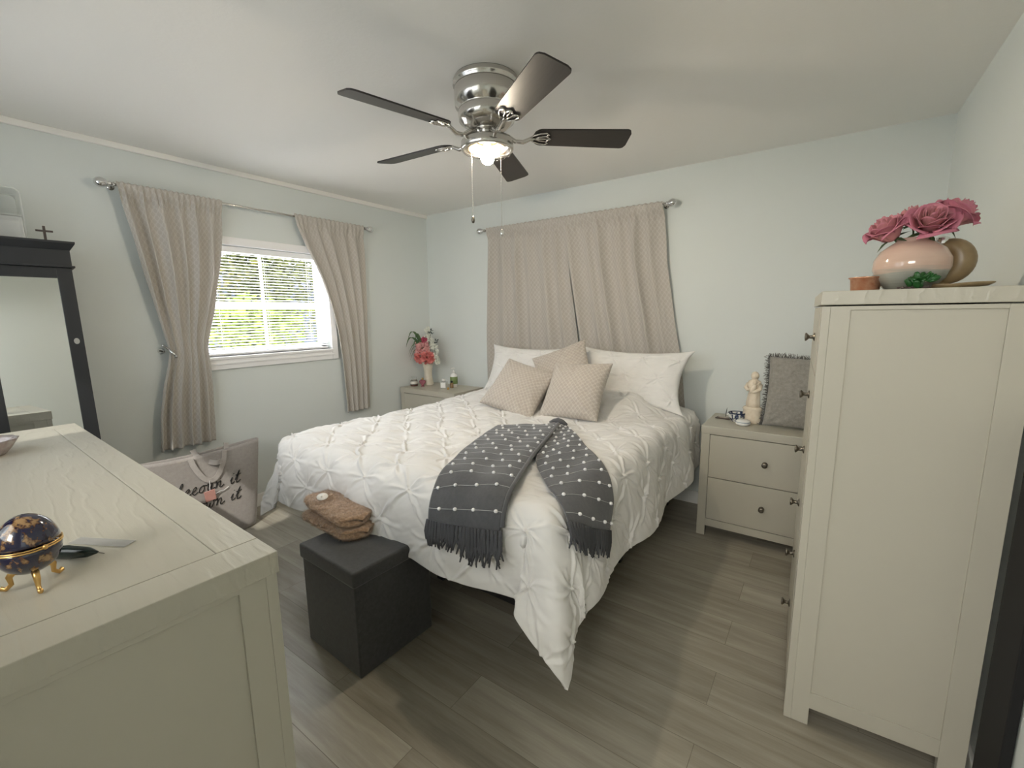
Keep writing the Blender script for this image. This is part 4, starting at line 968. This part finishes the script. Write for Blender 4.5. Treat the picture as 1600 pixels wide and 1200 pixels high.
bm = bmesh.new(); ball(bm, (.020, -.032, .262), .014, 2); tube(bm, [(.020, -.030, .250), (.016, -.034, .232), (.006, -.036, .212), (-.006, -.040, .200)], [.008, .015, .013, .007], 10); tube(bm, [(.026, -.032, .246), (.040, -.026, .262), (.046, -.016, .270)], [.005, .004, .004], 8)
obj('child', bm, m_figure, fg, True)
m_bw = mat('blue_white_china', (.7, .7, .68), .12)
_f = noise_tex(m_bw, coords(m_bw), 62, 2, .5); basecol(m_bw, ramp(m_bw, _f, [(.47, (.68, .68, .65)), (.52, (.03, .045, .10))]))
bw = thing('china_bowl', 'blue and white china bowl on the right nightstand', 'bowl', (3.030, -.262, NZ))
bm = lathe(bmesh.new(), [(0, 0), (.030, 0), (.032, .006), (.046, .020), (.052, .038), (.050, .054), (.046, .058), (.044, .052), (.045, .036), (.036, .016), (0, .008)], 36); obj('bowl_body', bm, m_bw, bw, True)
bm = bmesh.new(); tube(bm, [(.0485 * math.cos(2 * PI * k / 36), .0485 * math.sin(2 * PI * k / 36), .0575) for k in range(36)], .004, 6, True); obj('rim', bm, mat('navy_band', (.02, .03, .07), .15), bw, True, 'navy rim')
bm = bmesh.new(); ball(bm, (-.052, -.012, .044), .010, 2); obj('spout', bm, m_bw, bw, True)
sd = thing('lidded_dish', 'small round white lidded dish with a blue line', 'dish', (3.078, -.345, NZ))
obj('dish_base', lathe(bmesh.new(), [(0, 0), (.030, 0), (.041, .006), (.043, .016), (.040, .020), (0, .020)], 32), m_white_c, sd, True)
obj('dish_lid', lathe(bmesh.new(), [(.040, .0215), (.042, .024), (.036, .032), (.018, .036), (0, .037)], 32), m_white_c, sd, True)
bm = bmesh.new(); tube(bm, [(.0415 * math.cos(2 * PI * k / 36), .0415 * math.sin(2 * PI * k / 36), .0212) for k in range(36)], .0016, 6, True); obj('blue_line', bm, mat('pale_blue_line', (.25, .33, .42), .2), sd, True, 'blue line')
st_ = thing('photo_tray', 'small flat tray with a thin stem at the back corner of the right nightstand', 'tray', (2.945, -.215, NZ), math.radians(-8))
bm = bmesh.new(); box(bm, -.045, .045, -.03, .03, 0, .006, bev=.001); obj('tray_base', bm, m_dwood, st_); bm = lathe(bmesh.new(), [(0, .006), (.034, .006), (.036, .010), (.020, .012), (0, .012)], 20, squash=(1, .7)); obj('tray_dish', bm, mat('taupe', (.35, .31, .26), .3), st_, True)
bm = bmesh.new(); tube(bm, [(.008, .012, .010), (.010, .013, .040), (.014, .014, .072)], [.0022, .003, .0012], 6); obj('stem', bm, m_dkgr, st_)
gc = thing('fringed_cushion', 'grey woven cushion with dark fringed edges on the right nightstand', 'cushion', (3.395, -.27, NZ + .215))
MC = Matrix.Rotation(math.radians(-6), 4, 'Z') @ Matrix.Rotation(math.radians(80), 4, 'X'); o = obj('cushion_body', pillow_mesh(.43, .43, .13, n=70, seed=9, pinch=.05, wr=.004), m_greycush, gc, True); o.matrix_local = MC
bm = bmesh.new(); r = random.Random(8)
for side in range(4):
    for k in range(120):
        u = k / 119 * 2 - 1; pin = 1 - .05 * (1 - u * u); e = .215 * pin
        p = [(u * .215, e), (u * .215, -e), (e, u * .215), (-e, u * .215)][side]; d = [(0, 1), (0, -1), (1, 0), (-1, 0)][side]
        L = r.uniform(.012, .03); q = [Vector((p[0] + d[0] * L * t_ + r.uniform(-.006, .006) * (t_ > 0), p[1] + d[1] * L * t_ + r.uniform(-.006, .006) * (t_ > 0), r.uniform(-.012, .012))) for t_ in (0, .5, 1)]
        if side != 1: tube(bm, [MC @ x for x in q], [.0028, .0024, .001], 4)
obj('fringe', bm, m_fringe_g, gc, False, 'dark grey frayed fringe')

# ------------------------------------------------------------------ left nightstand
LX = {}
fv = thing('flower_vase', 'tall cream flared vase on the corner nightstand', 'vase', (.165, -.215, NZ))
obj('vase_body', lathe(bmesh.new(), [(0, 0), (.052, 0), (.056, .008), (.050, .030), (.041, .080), (.040, .13), (.046, .18), (.058, .225), (.070, .255), (.066, .256), (.052, .22), (.040, .17), (0, .12)], 36), m_cream, fv, True)
def blossom(bm, c, R, n, seed, pet=.5):
    r = random.Random(seed)
    for k in range(n):
        z = 1 - 2 * (k + .5) / n; a = k * 2.4; s = math.sqrt(1 - z * z); d = Vector((s * math.cos(a), s * math.sin(a), z)); d = (d + Vector((r.uniform(-.2, .2), r.uniform(-.2, .2), r.uniform(-.2, .2)))).normalized()
        u = d.orthogonal().normalized(); u = Matrix.Rotation(r.uniform(0, 6), 3, d) @ u; v_ = d.cross(u); L = R * r.uniform(.75, 1.05); wd = R * pet
        p = [c + d * L * .3, c + d * L * .75 + u * wd * .6, c + d * L * 1.0 + u * wd * .35 + v_ * wd * .3, c + d * L * 1.02 - u * wd * .35 + v_ * wd * .1, c + d * L * .75 - u * wd * .6]
        bm.faces.new([bm.verts.new(x) for x in p])
    return bm
m_coral = noisy('coral_petal', (.66, .17, .17), (.78, .32, .28), 40, .7, 0); m_pinkp = noisy('pale_pink_petal', (.68, .34, .34), (.78, .48, .46), 40, .7, 0); m_mag = noisy('magenta_petal', (.5, .05, .12), (.62, .14, .22), 40, .7, 0); m_wp = noisy('white_petal', (.72, .74, .66), (.82, .82, .76), 40, .7, 0)
VB = Vector((.165, -.215, NZ + .24))
fl = [('coral_flower', 'ruffled coral flower at the lower left of the corner bouquet', (-.055, -.040, .055), .068, m_coral), ('coral_flower', 'ruffled coral flower at the lower right of the corner bouquet', (.045, -.035, .050), .066, m_coral),
      ('pink_flower', 'pale pink flower at the centre of the corner bouquet', (-.03, -.03, .130), .068, m_pinkp), ('pink_flower', 'pale pink flower at the upper left of the corner bouquet', (-.075, -.01, .165), .055, m_pinkp),
      ('magenta_flower', 'small deep pink flower near the top of the corner bouquet', (-.025, .0, .205), .042, m_mag), ('magenta_flower', 'small mauve pink flower between the coral flowers', (.025, -.045, .105), .038, m_pinkp)]
for i, (nm, lab, p, R, m) in enumerate(fl):
    t = thing(nm, lab, 'flower', VB + Vector(p), 0, 'flowers in the cream vase'); o = obj('petals', blossom(bmesh.new(), Vector((0, 0, 0)), R * 1.18, 90, i, .5), m, t); solid(o, .001)
    bm = bmesh.new(); tube(bm, [(0, 0, 0), tuple(-Vector(p) * .6), tuple(-Vector(p) - Vector((0, 0, .10)))], .002, 5); obj('stem', bm, m_flower_leaf, t)
for i, (lab, pts) in enumerate((('tall spray of small white blossoms at the top of the corner bouquet', [(.0, .01, .17), (-.005, .01, .24), (.0, .015, .30), (.005, .015, .335)]), ('arching spray of white blossoms at the right of the corner bouquet', [(.04, 0, .23), (.085, 0, .20), (.11, -.005, .15), (.125, -.01, .09), (.135, -.01, .03), (.15, -.01, -.02)]))):
    t = thing('white_blossom_spray', lab, 'flower', VB, 0, 'white sprays in the cream vase'); bm = bmesh.new(); r = random.Random(i)
    for a_, b_ in zip(pts, pts[1:]):
        for q in range(6):
            c = Vector(a_).lerp(Vector(b_), q / 6) + Vector((r.uniform(-.028, .028), r.uniform(-.02, .02), r.uniform(-.024, .024))); blossom(bm, c, .023 * (1 if i == 0 else 1 - .05 * q), 12, q + i * 9, .7)
    o = obj('blossoms', bm, m_wp, t); solid(o, .0008)
    bm = bmesh.new(); tube(bm, [(0, 0, -.08), (.0, 0, .05)] + [tuple(p) for p in pts], .002, 5); obj('stem', bm, m_flower_leaf, t)
t = thing('palm_leaf_spray', 'drooping green blade leaves at the left of the corner bouquet', 'foliage', VB, 0)
for k, (pk, end, wd) in enumerate((((-.075, -.10, .31), (-.125, -.165, .15), .016), ((-.06, -.07, .34), (-.06, -.09, .20), .014), ((-.07, -.08, .36), (-.12, -.14, .22), .015), ((-.05, -.07, .25), (-.11, -.15, .08), .007), ((-.05, -.06, .2), (-.10, -.14, .02), .006), ((-.055, -.075, .28), (-.075, -.12, .12), .011), ((-.06, -.07, .22), (-.11, -.14, .05), .005))):
    P_ = [Vector((0, 0, -.05)), Vector(pk) * Vector((.45, 1, .55)).x, Vector(pk), Vector(end)]; bm = bmesh.new(); pr = None
    for i in range(17):
        q = i / 16; p = P_[0] * (1 - q) ** 3 + P_[1] * 3 * q * (1 - q) ** 2 + Vector(pk) * 1.25 * 3 * q * q * (1 - q) + P_[3] * q ** 3; w_ = 1.5 * wd * math.sin(PI * min(1, .12 + q * .88)) + .0008
        c = [bm.verts.new(p + Vector((.4, .5, .2)) * w_), bm.verts.new(p - Vector((0, 0, w_ * .3))), bm.verts.new(p - Vector((.4, .5, -.2)) * w_)]
        if pr: bm.faces.new((pr[0], pr[1], c[1], c[0])); bm.faces.new((pr[1], pr[2], c[2], c[1]))
        pr = c
    o = obj('blade_leaf', bm, m_flower_leaf, t, True); solid(o, .001)
t = thing('dark_leaf_sprig', 'dark blue green leaves at the top right of the corner bouquet', 'foliage', VB, 0)
m_dl = noisy('dark_leaf', (.02, .035, .04), (.05, .07, .07), 30, .5); bm = bmesh.new(); r = random.Random(3)
for c in [(.055, .01, .30), (.07, .01, .28), (.045, 0, .285), (.06, 0, .31), (.125, 0, .225), (.14, 0, .21), (-.03, 0, .245), (.0, -.03, .005), (.04, -.03, .0), (.13, 0, .19)]:
    for q in range(3):
        d = Vector((r.uniform(-1, 1), r.uniform(-.5, .5), r.uniform(-.6, 1))).normalized(); s = d.orthogonal().normalized(); c_ = Vector(c); bm.faces.new([bm.verts.new(x) for x in (c_, c_ + d * .014 + s * .006, c_ + d * .03, c_ + d * .014 - s * .006)])
for c in ((.055, .01, .30), (.13, 0, .215)): tube(bm, [(0, 0, -.05), (c[0] * .4, 0, c[2] * .6), c], .0015, 5)
o = obj('leaves', bm, m_dl, t); solid(o, .001)
jr = thing('patterned_jar', 'small glass jar with a red white and black band on the corner nightstand', 'jar', (.092, -.345, NZ))
m_jar = mat('banded_jar', (.6, .6, .55), .2); _v = coords(m_jar); _n, _l = nodes(m_jar); _s = _n.new('ShaderNodeSeparateXYZ'); _l.new(_v, _s.inputs[0])
_c = ramp(m_jar, mth(m_jar, 'ADD', mth(m_jar, 'MULTIPLY', _s.outputs['Z'], 10), mth(m_jar, 'MULTIPLY', noise_tex(m_jar, _v, 80), .12)), [(.16, (.12, .05, .04)), (.24, (.03, .03, .03)), (.34, (.7, .68, .62)), (.52, (.65, .63, .58)), (.62, (.08, .08, .07)), (.70, (.35, .34, .3))]); basecol(m_jar, _c)
obj('jar_body', lathe(bmesh.new(), [(0, 0), (.036, 0), (.038, .01), (.037, .05), (.030, .062), (.028, .070), (0, .07)], 28), m_jar, jr, True)
obj('jar_lid', lathe(bmesh.new(), [(.027, .0705), (.030, .073), (.029, .09), (.022, .096), (.008, .098), (0, .103)], 28), m_glass, jr, True)
ht_ = thing('heart_bottle', 'pink glass heart shaped bottle on the corner nightstand', 'bottle', (.195, -.325, NZ))
m_pg = mat('pink_glass', (.45, .16, .20), .08, 0, Transmission_Weight=.35, IOR=1.45); bm = bmesh.new(); t2 = bmesh.new(); n = 48; lay = []
for (yy, sc_) in ((-.018, .55), (-.014, .85), (0, 1.0), (.014, .85), (.018, .55)):
    ring = []
    for k in range(n):
        a = 2 * PI * k / n; x = 16 * math.sin(a) ** 3; z = 13 * math.cos(a) - 5 * math.cos(2 * a) - 2 * math.cos(3 * a) - math.cos(4 * a); ring.append(t2.verts.new((x / 16 * .040 * sc_, yy, .041 + z / 17 * .040 * sc_)))
    lay.append(ring)
for a_, b_ in zip(lay, lay[1:]):
    for k in range(n): t2.faces.new((a_[k], a_[(k + 1) % n], b_[(k + 1) % n], b_[k]))
t2.faces.new(lay[0][::-1]); t2.faces.new(lay[-1]); join(bm, t2); lathe(bm, [(0, .0), (.018, 0), (.016, .006), (0, .012)], 16); obj('heart_body', bm, m_pg, ht_, True)
obj('cap', lathe(bmesh.new(), [(0, .068), (.010, .068), (.010, .084), (.004, .088), (0, .088)], 16), m_gold, ht_, True)
pb = thing('perfume_bottle', 'clear square perfume bottle with white label on the corner nightstand', 'bottle', (.478, -.315, NZ), math.radians(15))
bm = bmesh.new(); box(bm, -.034, .034, -.016, .016, 0, .072, bev=.005); obj('bottle_body', bm, m_acrylic, pb); obj('label_panel', B(-.026, .026, -.0185, -.0165, .012, .062), m_white_c, pb, False, 'white label')
bm = bmesh.new(); box(bm, -.014, .014, -.012, .012, .0725, .098, bev=.003); obj('cap', bm, m_white_c, pb)
bm = bmesh.new(); box(bm, -.016, .016, -.0125, .0125, .0722, .0765); obj('collar', bm, m_black, pb)
pp = thing('lotion_bottle', 'white pump lotion bottle with green label on the corner nightstand', 'bottle', (.470, -.165, NZ))
obj('bottle_body', lathe(bmesh.new(), [(0, 0), (.034, 0), (.037, .006), (.037, .105), (.030, .125), (.014, .134), (.013, .140), (0, .14)], 32), m_white_c, pp, True)
bm = lathe(bmesh.new(), [(.0375, .030), (.0378, .031), (.0378, .100), (.0375, .101)], 32, cap=False); m_lab = noisy('green_label', (.16, .24, .08), (.26, .34, .14), 30, .5, 0); obj('label_wrap', bm, m_lab, pp, True, 'green label')
bm = lathe(bmesh.new(), [(0, .14), (.014, .14), (.014, .152), (.005, .154), (.0045, .178), (.010, .180), (.010, .188), (0, .189)], 20); tube(bm, [(0, 0, .184), (-.010, -.022, .183), (-.012, -.028, .178)], .0045, 8); obj('pump', bm, m_white_c, pp, True)
dk = thing('amber_bottle', 'little dark amber bottle with black cap beside the lotion bottle', 'bottle', (.505, -.235, NZ)); obj('bottle_body', lathe(bmesh.new(), [(0, 0), (.016, 0), (.017, .004), (.017, .042), (.010, .050), (.0, .050)], 20), noisy('amber', (.20, .12, .05), (.3, .2, .1), 40, .15, 0), dk, True); obj('cap', lathe(bmesh.new(), [(0, .0505), (.011, .0505), (.011, .070), (0, .071)], 16), m_black, dk, True)
tt = thing('gold_trinket', 'tiny gold trinket at the front of the corner nightstand', 'trinket', (.545, -.33, NZ)); bm = bmesh.new(); ball(bm, (0, 0, .011), .011, 2); lathe(bm, [(0, 0), (.010, 0), (.006, .004), (0, .004)], 14); obj('trinket_body', bm, m_gold, tt, True)
